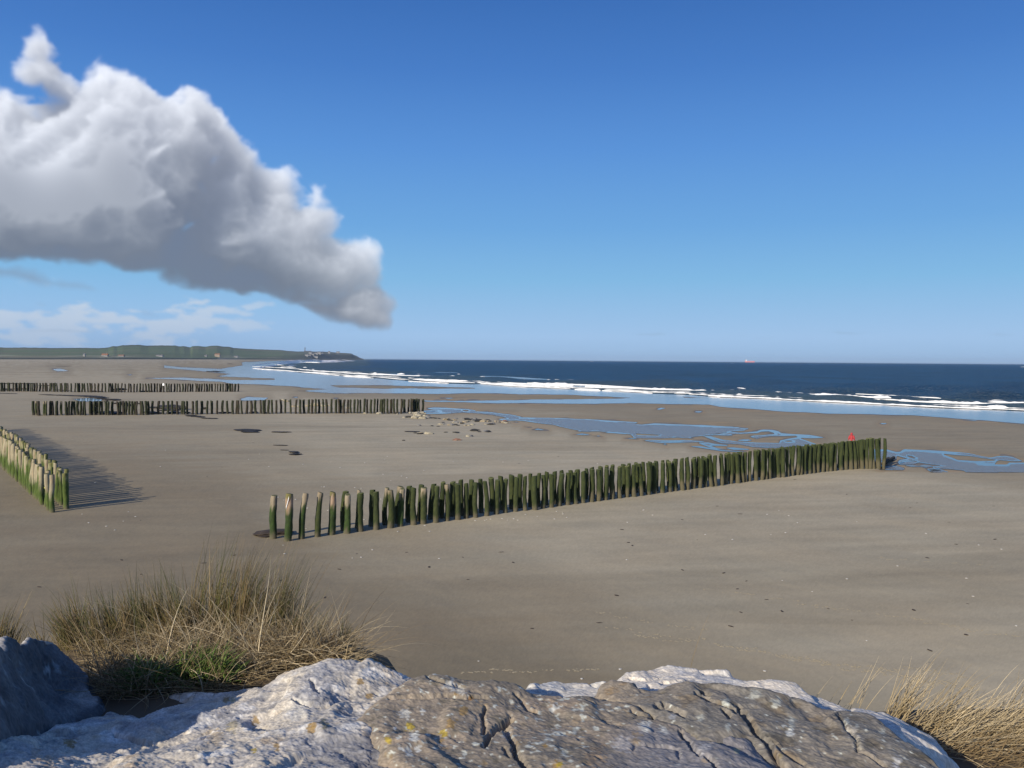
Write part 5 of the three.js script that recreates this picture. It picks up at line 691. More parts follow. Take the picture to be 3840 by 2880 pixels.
function tuft(label, group, parts, at) {
  const o = thing('grass_tussock', at); tag(o, label, 'grass', group);
  for (const [name, list] of parts) { const g = blades(list); g.translate(-at.x, -at.y, -at.z); const m = mesh(name, g, grassMat, o); m.userData.kind = 'stuff'; }
  return o;
}
{
  const r = rng(7), N = (a, b) => a + (b - a) * r(), gauss = () => (r() + r() + r() + r() - 2) * 0.9;
  // upright: seen at [sheet x, depth, spread, count, top height on the sheet, lean to the right]
  const up1 = (px, D, spr, n, topY, lean, tone) => {
    const L = [], K = Math.max(1, Math.round(n * 0.72 / 13)); n *= 0.72;
    for (let k = 0; k < K; k++) {
      const x0 = spot(px, D) + gauss() * spr, d0 = D + gauss() * spr * 0.6, hs = 0.5 + 0.55 * Math.pow(r(), 0.7), hd = lean >= 0 ? gauss() * 1.1 : Math.PI + gauss() * 1.1, ln = Math.abs(lean) * (0.3 + r()) + 0.1 * r(), green = r() < 0.45 * tone;
      for (let i = 0; i < n / K; i++) { const x = x0 + gauss() * 0.03, d = d0 + gauss() * 0.03, y = bankY(x, d) - 0.05, len = (atDepth(px, topY, D).y - y) * hs * (0.5 + 0.6 * r()), c0 = r() < 0.5 ? jit(RUST, r, 0.4) : jit(OLIVE, r, 0.4), c1 = r() < 0.25 ? jit(STRAW, r) : green ? jit(GREEN, r, 0.4) : r() < 0.5 ? jit(OLIVE, r, 0.4) : jit(RUST, r, 0.4); L.push([x, y, -d, hd + gauss() * 0.9, len, ln + Math.abs(gauss()) * 0.1, 0.15 + 0.8 * r() * r(), N(0.0018, 0.0036), c0, c1, gauss() * 0.5]); }
    }
    return L;
  };
  const straw = (px, D, spr, n, lo, hi, pale) => { const L = []; for (let i = 0; i < n; i++) { const x = spot(px, D) + (r() * 2 - 1) * spr * 1.5, d = D + (r() * 2 - 1) * spr * 0.55, y = bankY(x, d) + N(lo, hi), side = r() < 0.35 ? 0 : r() < 0.5 ? Math.PI : r() * 6.28, tone = () => jit(r() < pale ? PALE : r() < 0.45 ? STRAW : r() < 0.6 ? RUST : BROWN, r, 0.4); L.push([x, y, -d, side + gauss() * 0.8, N(0.08, 0.3) + 0.25 * Math.pow(r(), 3), r() < 0.25 ? N(0.1, 0.8) : N(0.9, 1.6), N(0.1, 1.1), N(0.0014, 0.003), tone(), tone(), gauss() * 1.4]); } return L; };
  const weeds = (px, D, spr, n) => { const L = []; for (let i = 0; i < n; i++) { const x = spot(px, D) + gauss() * spr, d = D + gauss() * spr * 0.4, y = bankY(x, d) + N(-0.02, 0.1); L.push([x, y, -d, r() * 6.28, N(0.06, 0.17), N(0.3, 1.1), N(0.2, 1.0), N(0.0035, 0.007), jit(FRESH, r), jit(FRESH, r), 0]); } return L; };
  const gL = 'marram grass tussocks behind the boulders', at = (px, D) => { const x = spot(px, D); return new THREE.Vector3(x, bankY(x, D), -D); };
  tuft('tallest wide marram tussock, brown-green, in the middle of the left clump', gL, [['blades', [...up1(470, 5.0, 0.2, 1100, 1150, 0.15, 0.6), ...up1(400, 4.9, 0.2, 800, 1215, -0.1, 0.6), ...up1(540, 4.95, 0.16, 800, 1180, 0.2, 0.5)]], ['dry_stalks', [...straw(450, 4.75, 0.22, 200, -0.02, 0.1, 0.1)]]], at(470, 5));
  tuft('dark upright marram tussock at the right of the big left clump', gL, [['blades', [...up1(590, 4.95, 0.09, 520, 1235, 0.22, 0.9), ...up1(615, 4.9, 0.08, 320, 1290, 0.35, 0.9)]]], at(600, 4.95));
  tuft('green-brown marram tussock leaning left beside the dark boulder', gL, [['blades', [...up1(180, 4.75, 0.17, 560, 1270, -0.35, 1), ...up1(270, 4.85, 0.18, 700, 1250, -0.15, 0.9), ...up1(230, 4.6, 0.16, 420, 1330, -0.1, 0.8), ...up1(330, 4.85, 0.14, 520, 1265, -0.05, 0.7)]], ['dry_stalks', straw(240, 4.45, 0.18, 160, -0.02, 0.1, 0.1)]], at(250, 4.8));
  tuft('thatch of flattened pale straw in front of the tall tussock', gL, [['dry_stalks', [...straw(500, 4.4, 0.26, 800, -0.02, 0.1, 0.25), ...straw(600, 4.35, 0.22, 700, -0.02, 0.1, 0.3), ...straw(430, 4.22, 0.24, 500, -0.04, 0.05, 0.22), ...straw(690, 4.28, 0.12, 380, -0.02, 0.08, 0.25), ...straw(300, 4.25, 0.17, 420, -0.03, 0.07, 0.2), ...straw(270, 4.02, 0.1, 260, -0.03, 0.05, 0.15), ...straw(420, 4.06, 0.14, 200, -0.03, 0.02, 0.15)]], ['pale_stalks', [...straw(520, 4.3, 0.22, 130, 0.0, 0.13, 1), ...straw(330, 4.15, 0.16, 40, 0.0, 0.1, 1)].map((b) => { b[7] *= 1.4; b[4] *= 1.2; return b; })], ['undergrowth', [...up1(500, 4.6, 0.3, 700, 1350, 0.15, 0.4), ...up1(640, 4.5, 0.2, 400, 1380, 0.15, 0.4), ...up1(380, 4.5, 0.2, 400, 1370, -0.1, 0.5)]]], at(500, 4.4));
  tuft('low bright green weeds behind the pale grey boulder', 'green weeds behind the boulders', [['leaves', [...weeds(310, 4.05, 0.09, 220), ...weeds(380, 4.12, 0.16, 200), ...weeds(470, 4.1, 0.12, 150), ...weeds(440, 4.25, 0.08, 90)]]], at(380, 4.1)).name = nm('weeds');
  tuft('small dark marram tuft standing right of the big left clump', gL, [['blades', up1(680, 4.75, 0.045, 150, 1325, 0.05, 1)], ['dry_stalks', straw(690, 4.6, 0.07, 60, 0, 0.08, 0.2)]], at(680, 4.75));
  tuft('small green marram tuft nearest the hump of the pale boulder', gL, [['blades', up1(742, 4.6, 0.05, 150, 1318, 0.12, 1.3)], ['dry_stalks', straw(745, 4.45, 0.07, 70, 0, 0.08, 0.2)]], at(742, 4.6));
  tuft('thin sparse grass stems at the far side of the pale boulder', gL, [['blades', [...up1(800, 4.4, 0.03, 16, 1400, 0.1, 0.6), ...up1(870, 4.3, 0.03, 8, 1428, 0.05, 0.5)]]], at(820, 4.4));
  tuft('brown marram tuft cut by the left edge above the dark boulder', gL, [['blades', [...up1(-20, 4.9, 0.1, 340, 1290, 0.15, 0.8), ...up1(60, 4.9, 0.06, 40, 1300, 0.1, 0.6)]]], at(-10, 4.9));
  tuft('few thin stems in the gap left of the small white rock', gL, [['blades', [...up1(1105, 4.3, 0.02, 7, 1462, -0.1, 0.4), ...up1(1126, 4.2, 0.01, 4, 1460, 0, 0.4)]]], at(1110, 4.3));
  tuft('single dark dry stem rising behind the white boulder', gL, [['stem', [[spot(1482, 4.4), bankY(spot(1482, 4.4), 4.4), -4.4, 0, 0.62, 0.1, 0.42, 0.003, jit(DARK, r), jit(RUST, r), 0]]]], at(1482, 4.4));
  // right: dry grass beside the white boulder, bent to the right
  const dry = (px, D, spr, n, len, lean) => { const L = []; for (let i = 0; i < n; i++) { const x = spot(px, D) + gauss() * spr, d = D + gauss() * spr * 0.5, y = bankY(x, d) + N(-0.03, 0.06); L.push([x, y, -d, gauss() * 0.8, len * (0.4 + 0.75 * r()), lean * (0.5 + 0.8 * r()), 0.25 + 0.7 * r() * r(), N(0.0013, 0.003), jit(STRAW, r), jit(r() < 0.6 ? PALE : STRAW, r), gauss() * 0.5]); } return L; };
  tuft('dry straw-coloured grass tussock in the right corner beside the boulders', gL, [['dry_stalks', [...dry(1950, 4.2, 0.07, 74, 0.36, 0.56), ...dry(2040, 4.1, 0.13, 163, 0.34, 1.06), ...dry(2140, 4.05, 0.16, 176, 0.36, 1.12), ...dry(2230, 4.0, 0.18, 204, 0.4, 0.90), ...dry(2330, 4.0, 0.18, 176, 0.42, 0.78), ...dry(2080, 3.9, 0.16, 136, 0.32, 1.46)]], ['pale_stalks', [...dry(2070, 4.05, 0.14, 30, 0.42, 1.23), ...dry(2150, 3.95, 0.14, 20, 0.44, 1.40)].map((b) => { b[7] *= 1.35; b[8] = PALE; return b; })], ['undergrowth', [...dry(2180, 3.8, 0.3, 285, 0.22, 1.46)].map((b) => { b[8] = jit(RUST, r); b[9] = jit(RUST, r); return b; })]], at(2100, 4.1));
  tuft('sparse thin straw stems left of the right-hand grass', gL, [['dry_stalks', [...dry(1850, 4.35, 0.1, 10, 0.3, 0.56), ...dry(1720, 4.4, 0.1, 6, 0.26, 0.56)]]], at(1800, 4.4));
}
// ---------------------------------------------------------------- person beyond the groyne: hooded red jacket, white trousers
function bodyField(caps, lo, hi, res, k = 0.02) {     // tapered capsules joined smoothly, meshed
  const mc = new MarchingCubes(res, new THREE.MeshBasicMaterial(), false, false, 60000), c = lo.clone().add(hi).multiplyScalar(0.5), h = Math.max(hi.x - lo.x, hi.y - lo.y, hi.z - lo.z) / 2;
  const s = res, half = s / 2;
  for (let z = 0; z < s; z++) for (let y = 0; y < s; y++) for (let x = 0; x < s; x++) {
    const px = c.x + (x - half) / half * h, py = c.y + (y - half) / half * h, pz = c.z + (z - half) / half * h; let d = 9;
    for (const [ax, ay, az, ra, bx, by, bz, rb] of caps) { const ex = bx - ax, ey = by - ay, ez = bz - az, t = sat(((px - ax) * ex + (py - ay) * ey + (pz - az) * ez) / (ex * ex + ey * ey + ez * ez || 1)), q = Math.hypot(px - ax - ex * t, py - ay - ey * t, pz - az - ez * t) - mix(ra, rb, t), m = Math.max(k - Math.abs(d - q), 0) / k; d = Math.min(d, q) - m * m * k / 4; }
    mc.field[x + y * s + z * s * s] = -d;
  }
  mc.isolation = 0; mc.update();
  const n = mc.count ?? mc.geometry.drawRange.count, P = mc.positionArray.slice(0, n * 3), Q = mc.normalArray.slice(0, n * 3);
  for (let i = 0; i < n; i++) { P[3 * i] = c.x + P[3 * i] * h; P[3 * i + 1] = c.y + P[3 * i + 1] * h; P[3 * i + 2] = c.z + P[3 * i + 2] * h; }
  const g = new THREE.BufferGeometry(); g.setAttribute('position', new THREE.BufferAttribute(new Float32Array(P), 3)); g.setAttribute('normal', new THREE.BufferAttribute(new Float32Array(Q), 3)); return g;
}
{
  const V = (x, y, z) => new THREE.Vector3(x, y, z), D = 69, p = onGround(1839, horizonY(1839) + EYE * F / D), o = thing('person', p); o.rotation.y = 2.6; o.scale.setScalar(1.08);
  tag(o, 'person in a hooded red jacket and white trousers standing behind the groyne', 'person');
  const skin = std({ color: new THREE.Color(0.42, 0.26, 0.19) }), red = std({ color: new THREE.Color(0.40, 0.04, 0.045), roughness: 0.75 }), white = std({ color: new THREE.Color(0.72, 0.73, 0.74) }), boot = std({ color: new THREE.Color(0.04, 0.06, 0.1) });
  const hand = (s) => { const x = 0.2 * s, y = 0.47, z = 0.05, f = [[x, y, z, 0.022, x, y - 0.035, z + 0.008, 0.022]]; for (let i = 0; i < 4; i++) { const fz = z + (i - 1.5) * 0.013; f.push([x, y - 0.04, fz, 0.0068, x - 0.004 * s, y - 0.066 - (i === 1 || i === 2 ? 0.006 : 0), fz + 0.004, 0.006], [x - 0.004 * s, y - 0.066, fz + 0.004, 0.006, x - 0.014 * s, y - 0.086 - (i === 1 || i === 2 ? 0.006 : 0), fz + 0.006, 0.005]); } f.push([x, y - 0.015, z + 0.02, 0.008, x - 0.014 * s, y - 0.045, z + 0.036, 0.006]); return f; };
  const head = [[0, 0.965, 0.0, 0.075, 0, 0.985, 0.01, 0.078], [0, 0.92, 0.02, 0.05, 0, 0.9, 0.035, 0.035], [0, 0.85, -0.005, 0.04, 0, 0.92, 0, 0.042], [0, 0.955, 0.083, 0.008, 0, 0.935, 0.096, 0.012], [-0.028, 0.962, 0.07, 0.012, 0.028, 0.962, 0.07, 0.012], [-0.02, 0.905, 0.062, 0.008, 0.02, 0.905, 0.062, 0.008], [0.078, 0.95, 0, 0.014, 0.08, 0.97, -0.005, 0.012], [-0.078, 0.95, 0, 0.014, -0.08, 0.97, -0.005, 0.012]];
  const torso = [[0, 0.56, 0, 0.088, 0, 0.79, 0, 0.095], [-0.1, 0.8, 0, 0.045, 0.1, 0.8, 0, 0.045]], limbs = []; for (const s of [-1, 1]) limbs.push([0.135 * s, 0.8, 0, 0.045, 0.18 * s, 0.64, -0.01, 0.036], [0.18 * s, 0.64, -0.01, 0.035, 0.2 * s, 0.49, 0.04, 0.024], [0.05 * s, 0.53, 0, 0.07, 0.058 * s, 0.3, 0.01, 0.05], [0.058 * s, 0.3, 0.01, 0.048, 0.06 * s, 0.05, -0.005, 0.032], [0.06 * s, 0.035, -0.01, 0.03, 0.066 * s, 0.025, 0.08, 0.026], ...hand(s));
  mesh('body', bodyField([...head, ...torso, ...limbs], V(-0.3, -0.02, -0.2), V(0.3, 1.08, 0.2), 110, 0.016), skin, o);
  const jk = [[0, 0.52, 0, 0.125, 0, 0.78, 0, 0.115], [-0.11, 0.8, 0, 0.062, 0.11, 0.8, 0, 0.062]]; for (const s of [-1, 1]) jk.push([0.14 * s, 0.8, 0, 0.062, 0.19 * s, 0.64, -0.01, 0.053], [0.19 * s, 0.64, -0.01, 0.052, 0.2 * s, 0.505, 0.036, 0.04]);
  const jacket = mesh('jacket', bodyField(jk, V(-0.3, 0.35, -0.3), V(0.3, 0.9, 0.3), 64, 0.03), red, o);
  mesh('hood', bodyField([[0, 0.975, -0.028, 0.09, 0, 1.0, -0.02, 0.085], [0, 0.86, -0.01, 0.075, 0, 0.95, -0.03, 0.08]], V(-0.15, 0.75, -0.15), V(0.15, 1.12, 0.15), 40, 0.03), red, jacket);
  const tr = []; for (const s of [-1, 1]) tr.push([0.045 * s, 0.54, 0, 0.088, 0.06 * s, 0.3, 0.01, 0.066], [0.06 * s, 0.3, 0.01, 0.064, 0.062 * s, 0.12, 0, 0.052]); mesh('trousers', bodyField(tr, V(-0.3, 0.02, -0.3), V(0.3, 0.66, 0.3), 56, 0.03), white, o);
  for (const s of [-1, 1]) mesh('boot', bodyField([[0.062 * s, 0.13, -0.005, 0.048, 0.062 * s, 0.05, -0.008, 0.046], [0.062 * s, 0.035, -0.02, 0.04, 0.07 * s, 0.03, 0.09, 0.036]], V(0.062 * s - 0.1, -0.02, -0.1), V(0.062 * s + 0.1, 0.22, 0.16), 36, 0.02), boot, o);
}
// ---------------------------------------------------------------- stones, shells, weed and timbers on the sand
function lump(seed, flat = 0.5, ang = 0.35, sub = 2) { const g = new THREE.IcosahedronGeometry(1, sub), p = g.attributes.position, c = new Float32Array(p.count * 3); for (let i = 0; i < p.count; i++) { const x = p.getX(i), y = p.getY(i), z = p.getZ(i), w = worley(x * 0.9 + seed * 7, y * 0.9, z * 0.9, seed)[0], m = 1 + ang * w + 0.2 * noise(x * 1.3 + seed, y * 1.3, z * 1.3); p.setXYZ(i, x * m, y * m * flat, z * m); const v = 0.8 + 0.35 * noise(x * 3, y * 3 + seed, z * 3); c[3 * i] = c[3 * i + 1] = c[3 * i + 2] = v; } g.deleteAttribute('uv'); g.deleteAttribute('normal'); const q = geoMerge(g); q.computeVertexNormals(); return q; function geoMerge(h) { h.setAttribute('color', new THREE.BufferAttribute(c, 3)); return h; } }
const stoneG = [1, 2, 3, 4, 5].map((s) => lump(s, 0.6, 0.5)), slabG = [6, 7, 8].map((s) => lump(s, 0.28, 0.5)), shellG = [11, 12].map((s) => lump(s, 0.45, 0.1, 1));
const tint = (c, ro = 0.9) => painted({ color: new THREE.Color(...c), roughness: ro });
const cream = tint([0.46, 0.41, 0.3]), greyS = tint([0.26, 0.25, 0.235]), darkS = tint([0.055, 0.052, 0.045]), shellW = tint([0.72, 0.69, 0.62], 0.6), buff = tint([0.40, 0.33, 0.22]), rustS = tint([0.3, 0.16, 0.11]);
const gy = (x, z) => relief(x, z);
function put(name, g, m, at, sx, sy, sz, rot, label, cat, group) { const o = mesh(nm(name), g, m, scene); o.position.set(at.x, gy(at.x, at.z) + sy * 0.25, at.z); o.scale.set(sx, sy, sz); o.rotation.y = rot; tag(o, label, cat, group); return o; }
const r11 = rng(1234), N11 = (a, b) => a + (b - a) * r11();
// heap of pale stones at the seaward end of the middle groyne
for (let i = 0; i < 26; i++) { const row = i % 3, X = 325 + (i / 26) * 165 + N11(-14, 14), Y = 292 - row * 24 + N11(-6, 6), p = onGround(...Z6(X, Y)); const s = N11(0.16, 0.34); const o = put('stone', stoneG[i % 5], cream, p, s * 1.5, s, s, N11(0, 6), 'pale cream stone in the heap at the seaward end of the middle groyne', 'stone', 'heap of cream stones'); o.position.y += row * 0.1; }
for (const [X, Y, s, k] of [[155, 286, 0.2, 0], [205, 272, 0.3, 2], [235, 278, 0.34, 2], [290, 282, 0.2, 1], [515, 274, 0.24, 0], [530, 292, 0.3, 1], [250, 212, 0.24, 0], [300, 212, 0.2, 0], [10, 212, 0.2, 0], [45, 228, 0.12, 0]]) put('stone', k === 2 ? slabG[0] : stoneG[(X | 0) % 5], [cream, greyS, darkS][k], onGround(...Z6(X, Y)), s * 1.5, s, s, X, k === 2 ? 'dark flat stone just left of the cream stone heap' : k === 1 ? 'grey stone lying at the foot of the cream stone heap' : 'single pale stone near the posts at the end of the middle groyne', 'stone', ['single pale stones by the middle groyne', 'grey stones by the heap', 'dark stones by the heap'][k]);
// scattered stones and weedy rocks right of the heap
const scat = [[620, 290, .34, 2], [650, 295, .24, 2], [690, 292, .22, 2], [715, 300, .22, 2], [830, 318, .5, 3], [848, 298, .26, 0], [890, 325, .3, 2], [945, 322, .36, 3], [955, 358, .36, 0], [985, 362, .3, 1], [975, 300, .3, 1], [1045, 372, .2, 0], [1075, 376, .4, 2], [1085, 300, .3, 1], [1120, 355, .4, 3], [1150, 350, .38, 0], [1150, 300, .5, 2], [1165, 318, .5, 2], [1210, 320, .6, 2], [1260, 330, .34, 1], [1280, 302, .36, 1], [1330, 345, .55, 2], [1350, 325, .5, 2], [1380, 345, .4, 2], [1400, 348, .4, 3], [1430, 345, .5, 3], [1470, 322, .42, 2], [1480, 345, .4, 3], [1505, 340, .3, 2], [1540, 388, .4, 2], [1535, 395, .4, 2], [1570, 384, .3, 1], [1630, 352, .44, 3], [1645, 345, .24, 0], [1665, 365, .3, 1], [1730, 365, .4, 3], [1755, 350, .44, 4], [1780, 372, .34, 0], [1830, 370, .24, 1], [880, 402, .3, 3], [910, 405, .3, 1], [970, 400, .3, 2], [1010, 410, .24, 2], [1130, 410, .24, 3], [1180, 410, .24, 0], [1240, 398, .3, 0], [735, 394, .36, 0], [770, 358, .24, 2], [775, 378, .24, 1], [600, 415, .26, 2], [690, 425, .2, 2], [390, 408, .26, 1], [1455, 392, .24, 0], [1485, 390, .26, 1], [1445, 505, .36, 1], [1475, 495, .34, 2], [1500, 510, .34, 2], [1400, 505, .2, 1], [1260, 478, .4, 2], [1275, 495, .45, 2], [1240, 485, .3, 2], [1305, 482, .34, 2], [1350, 508, .26, 2], [970, 520, .3, 2], [1000, 526, .28, 2], [810, 518, .22, 2], [1170, 580, .3, 0], [1205, 580, .34, 1], [540, 540, .5, 0], [405, 540, .36, 2], [420, 536, .3, 3], [330, 530, .22, 2], [1000, 640, .4, 4], [140, 646, .2, 2]];
const zoneOf = (X, Y) => Y > 460 ? (X < 620 ? 'on the sand below the cream stone heap' : X < 1050 ? 'on the open sand in the middle, below the scattered stones' : 'in the lower right group of the scattered stones') : X < 760 ? 'just right of the cream stone heap' : X < 1030 ? 'at the left of the scattered stones right of the heap' : X < 1250 ? 'in the middle of the scattered stones right of the heap' : X < 1460 ? 'right of the middle of the scattered stones' : 'at the right end of the scattered stones by the pools';
const KL = ['cream stone among the scattered stones between the middle groyne and the pools', 'grey stone among the scattered stones between the middle groyne and the pools', 'dark weedy stone among the scattered stones between the middle groyne and the pools', 'buff stone among the scattered stones between the middle groyne and the pools', 'reddish stone on the open sand near the scattered stones'];
scat.forEach(([X, Y, s, k], i) => put('stone', k === 2 ? slabG[i % 3] : stoneG[i % 5], [cream, greyS, darkS, buff, rustS][k], onGround(...Z6(X, Y)), s * (k === 2 ? 1.0 : 0.85), s * 0.55, s * 0.7, i * 1.7, KL[k].replace(/(among the scattered stones|on the open sand near).*/, '') + zoneOf(X, Y), 'stone', ['scattered cream stones', 'scattered grey stones', 'scattered dark stones', 'scattered buff stones', 'scattered reddish stones'][k]));
// stones seen between the posts of the middle groyne
for (const [X, Y, s] of [[85, 125, .4], [120, 130, .3], [150, 142, .34], [240, 222, .34], [305, 224, .34], [450, 210, .3], [490, 200, .34], [545, 185, .3], [590, 188, .46], [600, 205, .5], [640, 180, .44], [655, 210, .4], [700, 212, .34], [760, 205, .3], [970, 205, .3], [1060, 240, .34], [1510, 325, .34], [1745, 315, .3], [1300, 322, .22]]) put('stone', stoneG[(X | 0) % 5], X % 3 ? cream : buff, onGround(...MCs(X, Y)), s * 1.3, s * 0.8, s, X, 'pale stone lying behind the right half of the middle groyne', 'stone', 'pale stones behind the middle groyne');
function MCs(X, Y) { return sheet(1040, 1470, 3.95)(X, Y); }
// dark weed-hung timbers and rocks behind the middle and the farthest groynes
const MB2 = sheet(560, 1480, 4.424), MA2 = sheet(100, 1480, 4.424), ZL = sheet(0, 1420, 4.809);
function beam(a, b, rad, h, label, nmz = 'driftwood_beam') { const p = onGround(...a), q = onGround(...b), c = p.clone().add(q).multiplyScalar(0.5), L = p.distanceTo(q), g = new THREE.CylinderGeometry(rad * 0.9, rad, L, 10, 14); const P = g.attributes.position; for (let i = 0; i < P.count; i++) { const y = P.getY(i); P.setX(i, P.getX(i) * (1 + 0.3 * noise(y * 1.3, i % 10, rad * 40)) + 0.09 * noise(y * 0.7, 3, L)); P.setZ(i, P.getZ(i) * (1 + 0.3 * noise(y * 1.1, i % 10 + 5, L)) + 0.06 * noise(y * 0.9, 8, L)); } g.computeVertexNormals(); const o = mesh(nm(nmz), g, darkWood, scene); o.quaternion.setFromUnitVectors(up, q.clone().sub(p).normalize()); o.position.copy(c); o.position.y = h; tag(o, label, 'timber'); return o; }
const darkWood = std({ color: new THREE.Color(0.045, 0.04, 0.032), roughness: 0.95 });
beam(MB2(880, 243), MB2(965, 243), 0.16, 0.16, 'short dark timber lying behind two posts near the centre of the middle groyne');
beam(MB2(470, 232), MB2(620, 232), 0.1, 0.14, 'dark timber lying behind the middle groyne beside the weedy rocks'); beam(MB2(480, 256), MB2(545, 252), 0.2, 0.2, 'thick dark stump of timber right of the weedy rocks behind the middle groyne');
beam(MA2(1850, 160), MA2(1890, 160), 0.12, 0.1, 'tiny dark timber behind the left part of the middle groyne'); beam(MA2(1290, 118), MA2(1340, 122), 0.14, 0.1, 'dark timber at the tip of the weed bank behind the middle groyne');
beam(ZL(1, 128), ZL(640, 128), 0.12, 0.5, 'long dark timber rail behind the farthest groyne, upper'); beam(ZL(60, 195), ZL(500, 195), 0.12, 0.14, 'long dark timber rail behind the farthest groyne, lower'); beam(ZL(700, 150), ZL(1040, 150), 0.1, 0.3, 'dark timber rail behind the middle of the farthest groyne');
beam(sheet(3200, 1640, 3.456)(405, 312), sheet(3200, 1640, 3.456)(465, 296), 0.12, 0.12, 'dark fallen post lying in the pool behind the end post of the right groyne'); beam(sheet(3200, 1640, 3.456)(415, 352), sheet(3200, 1640, 3.456)(525, 292), 0.13, 0.14, 'longer dark fallen post slanting away beside the end of the right groyne');
const weedM = tint([0.035, 0.03, 0.024], 0.7), weedBrown = tint([0.07, 0.05, 0.035], 0.8);
function weedBed(f, list, label) { list.forEach(([X, Y, s, t], i) => put('weedy_rock', slabG[i % 3], weedM, onGround(...f(X, Y)), s * 2.0, s * (t || 0.8), s, i, label, 'rock', label.slice(0, 40))); }
weedBed(MB2, [[90, 222, .45], [140, 225, .5], [200, 222, .6, 1.2], [260, 235, .6, 1], [330, 228, .7, 1.3], [380, 240, .8, 1.4], [420, 248, .8, 1.4], [440, 225, .6, 1.2], [300, 262, .5], [360, 268, .5], [240, 272, .4], [480, 262, .4], [20, 310, .6], [90, 318, .5], [410, 312, .6], [600, 305, .5], [1260, 306, .45], [1720, 302, .4], [1950, 308, .3]], 'dark weedy rock lying behind the middle groyne');
weedBed(MA2, [[1350, 318, .75], [1390, 322, .6], [1450, 325, .6], [1530, 330, .4], [1560, 152, .5], [1600, 160, .5], [1650, 175, .45], [1520, 150, .4], [1690, 190, .4], [1330, 85, .5], [1420, 92, .6], [1470, 98, .45]], 'dark weed-covered rock behind the left half of the middle groyne');
weedBed(ZL, [[2120, 235, .5], [2170, 210, .7, 1.3], [1700, 232, .5], [1800, 234, .4], [1180, 215, .4], [60, 212, .6], [140, 215, .6], [1060, 212, .4]], 'dark rock at the foot of the farthest groyne');
weedBed(sheet(450, 1420, 4.809), [[440, 240, .6], [490, 238, .6], [880, 240, .3]], 'dark rock at the foot of the right half of the farthest groyne');
put('weedy_rock', slabG[1], weedBrown, onGround(...RA(270, 1120)), 0.72, 0.34, 0.42, 0.5, 'low dark weedy slab behind the first post of the right groyne', 'rock');
put('weedy_rock', slabG[2], weedBrown, onGround(...RA(130, 1150)), 0.36, 0.12, 0.3, 1.2, 'thin dark flap of weed at the foot of the first right groyne post', 'weed');
// drifts of sea weed
function weed(f, list, name, label) { const parts = []; list.forEach(([X, Y, w, d, h], i) => { const p = onGround(...f(X, Y)), g = lump(30 + i, 0.3, 0.5); g.applyMatrix4(new THREE.Matrix4().compose(new THREE.Vector3(p.x, gy(p.x, p.z), p.z), new THREE.Quaternion().setFromAxisAngle(up, i * 0.37 % 0.5 - 0.2), new THREE.Vector3(w, h, d))); parts.push(g); }); const g = mergeGeometries(parts), o = mesh(nm(name), g, weedM, scene); g.computeBoundingBox(); const b = g.boundingBox, c = b.getCenter(new THREE.Vector3()); g.translate(-c.x, -b.min.y, -c.z); o.position.set(c.x, b.min.y, c.z); tag(o, label, 'seaweed'); return o; }
const ZW = sheet(800, 1560, 3.687), GW = 0;
weed(ZW, [[380, 203, .6, .3, .05], [430, 196, .9, .6, .14], [480, 205, 1.1, .9, .22], [520, 200, .8, .8, .2], [545, 212, .7, .5, .16], [500, 230, .8, .5, .14], [465, 218, .6, .4, .1]], 'seaweed_clump', 'large dark clump of seaweed alone on the sand below the middle groyne');
weed(ZW, [[930, 229, .8, .4, .16], [960, 228, .4, .3, .1], [1000, 228, .5, .24, .08]], 'seaweed_clump', 'thin dark strip of seaweed right of the large clump'); weed(ZW, [[900, 407, .4, .2, .07], [930, 406, .3, .2, .06], [962, 409, .35, .2, .07]], 'seaweed_clump', 'two small dark dashes of seaweed above the forked pair of clumps');
weed(ZW, [[1112, 503, .34, .3, .14], [1128, 510, .24, .3, .14]], 'seaweed_clump', 'upper dark seaweed clump of the pair on the open sand'); weed(ZW, [[1115, 538, .36, .2, .1], [1145, 534, .4, .24, .14]], 'seaweed_clump', 'lower dark seaweed clump of the pair on the open sand'); weed(ZW, [[990, 472, .34, .14, .05]], 'seaweed_clump', 'faint thin strip of seaweed left of the dark pair');
weed(Z6, [[265, 508, .6, .3, .12], [300, 510, .6, .3, .12]], 'seaweed_clump', 'dark strip of seaweed left of the long white stone'); weed(MB2, [[690, 346, .7, .4, .08], [740, 360, .8, .4, .1], [800, 370, .8, .4, .12], [850, 378, .5, .3, .08], [960, 396, .6, .3, .12], [1010, 398, .8, .3, .1], [1045, 402, .5, .2, .08]], 'seaweed_clump', 'dark broken line of seaweed running down from the middle groyne');
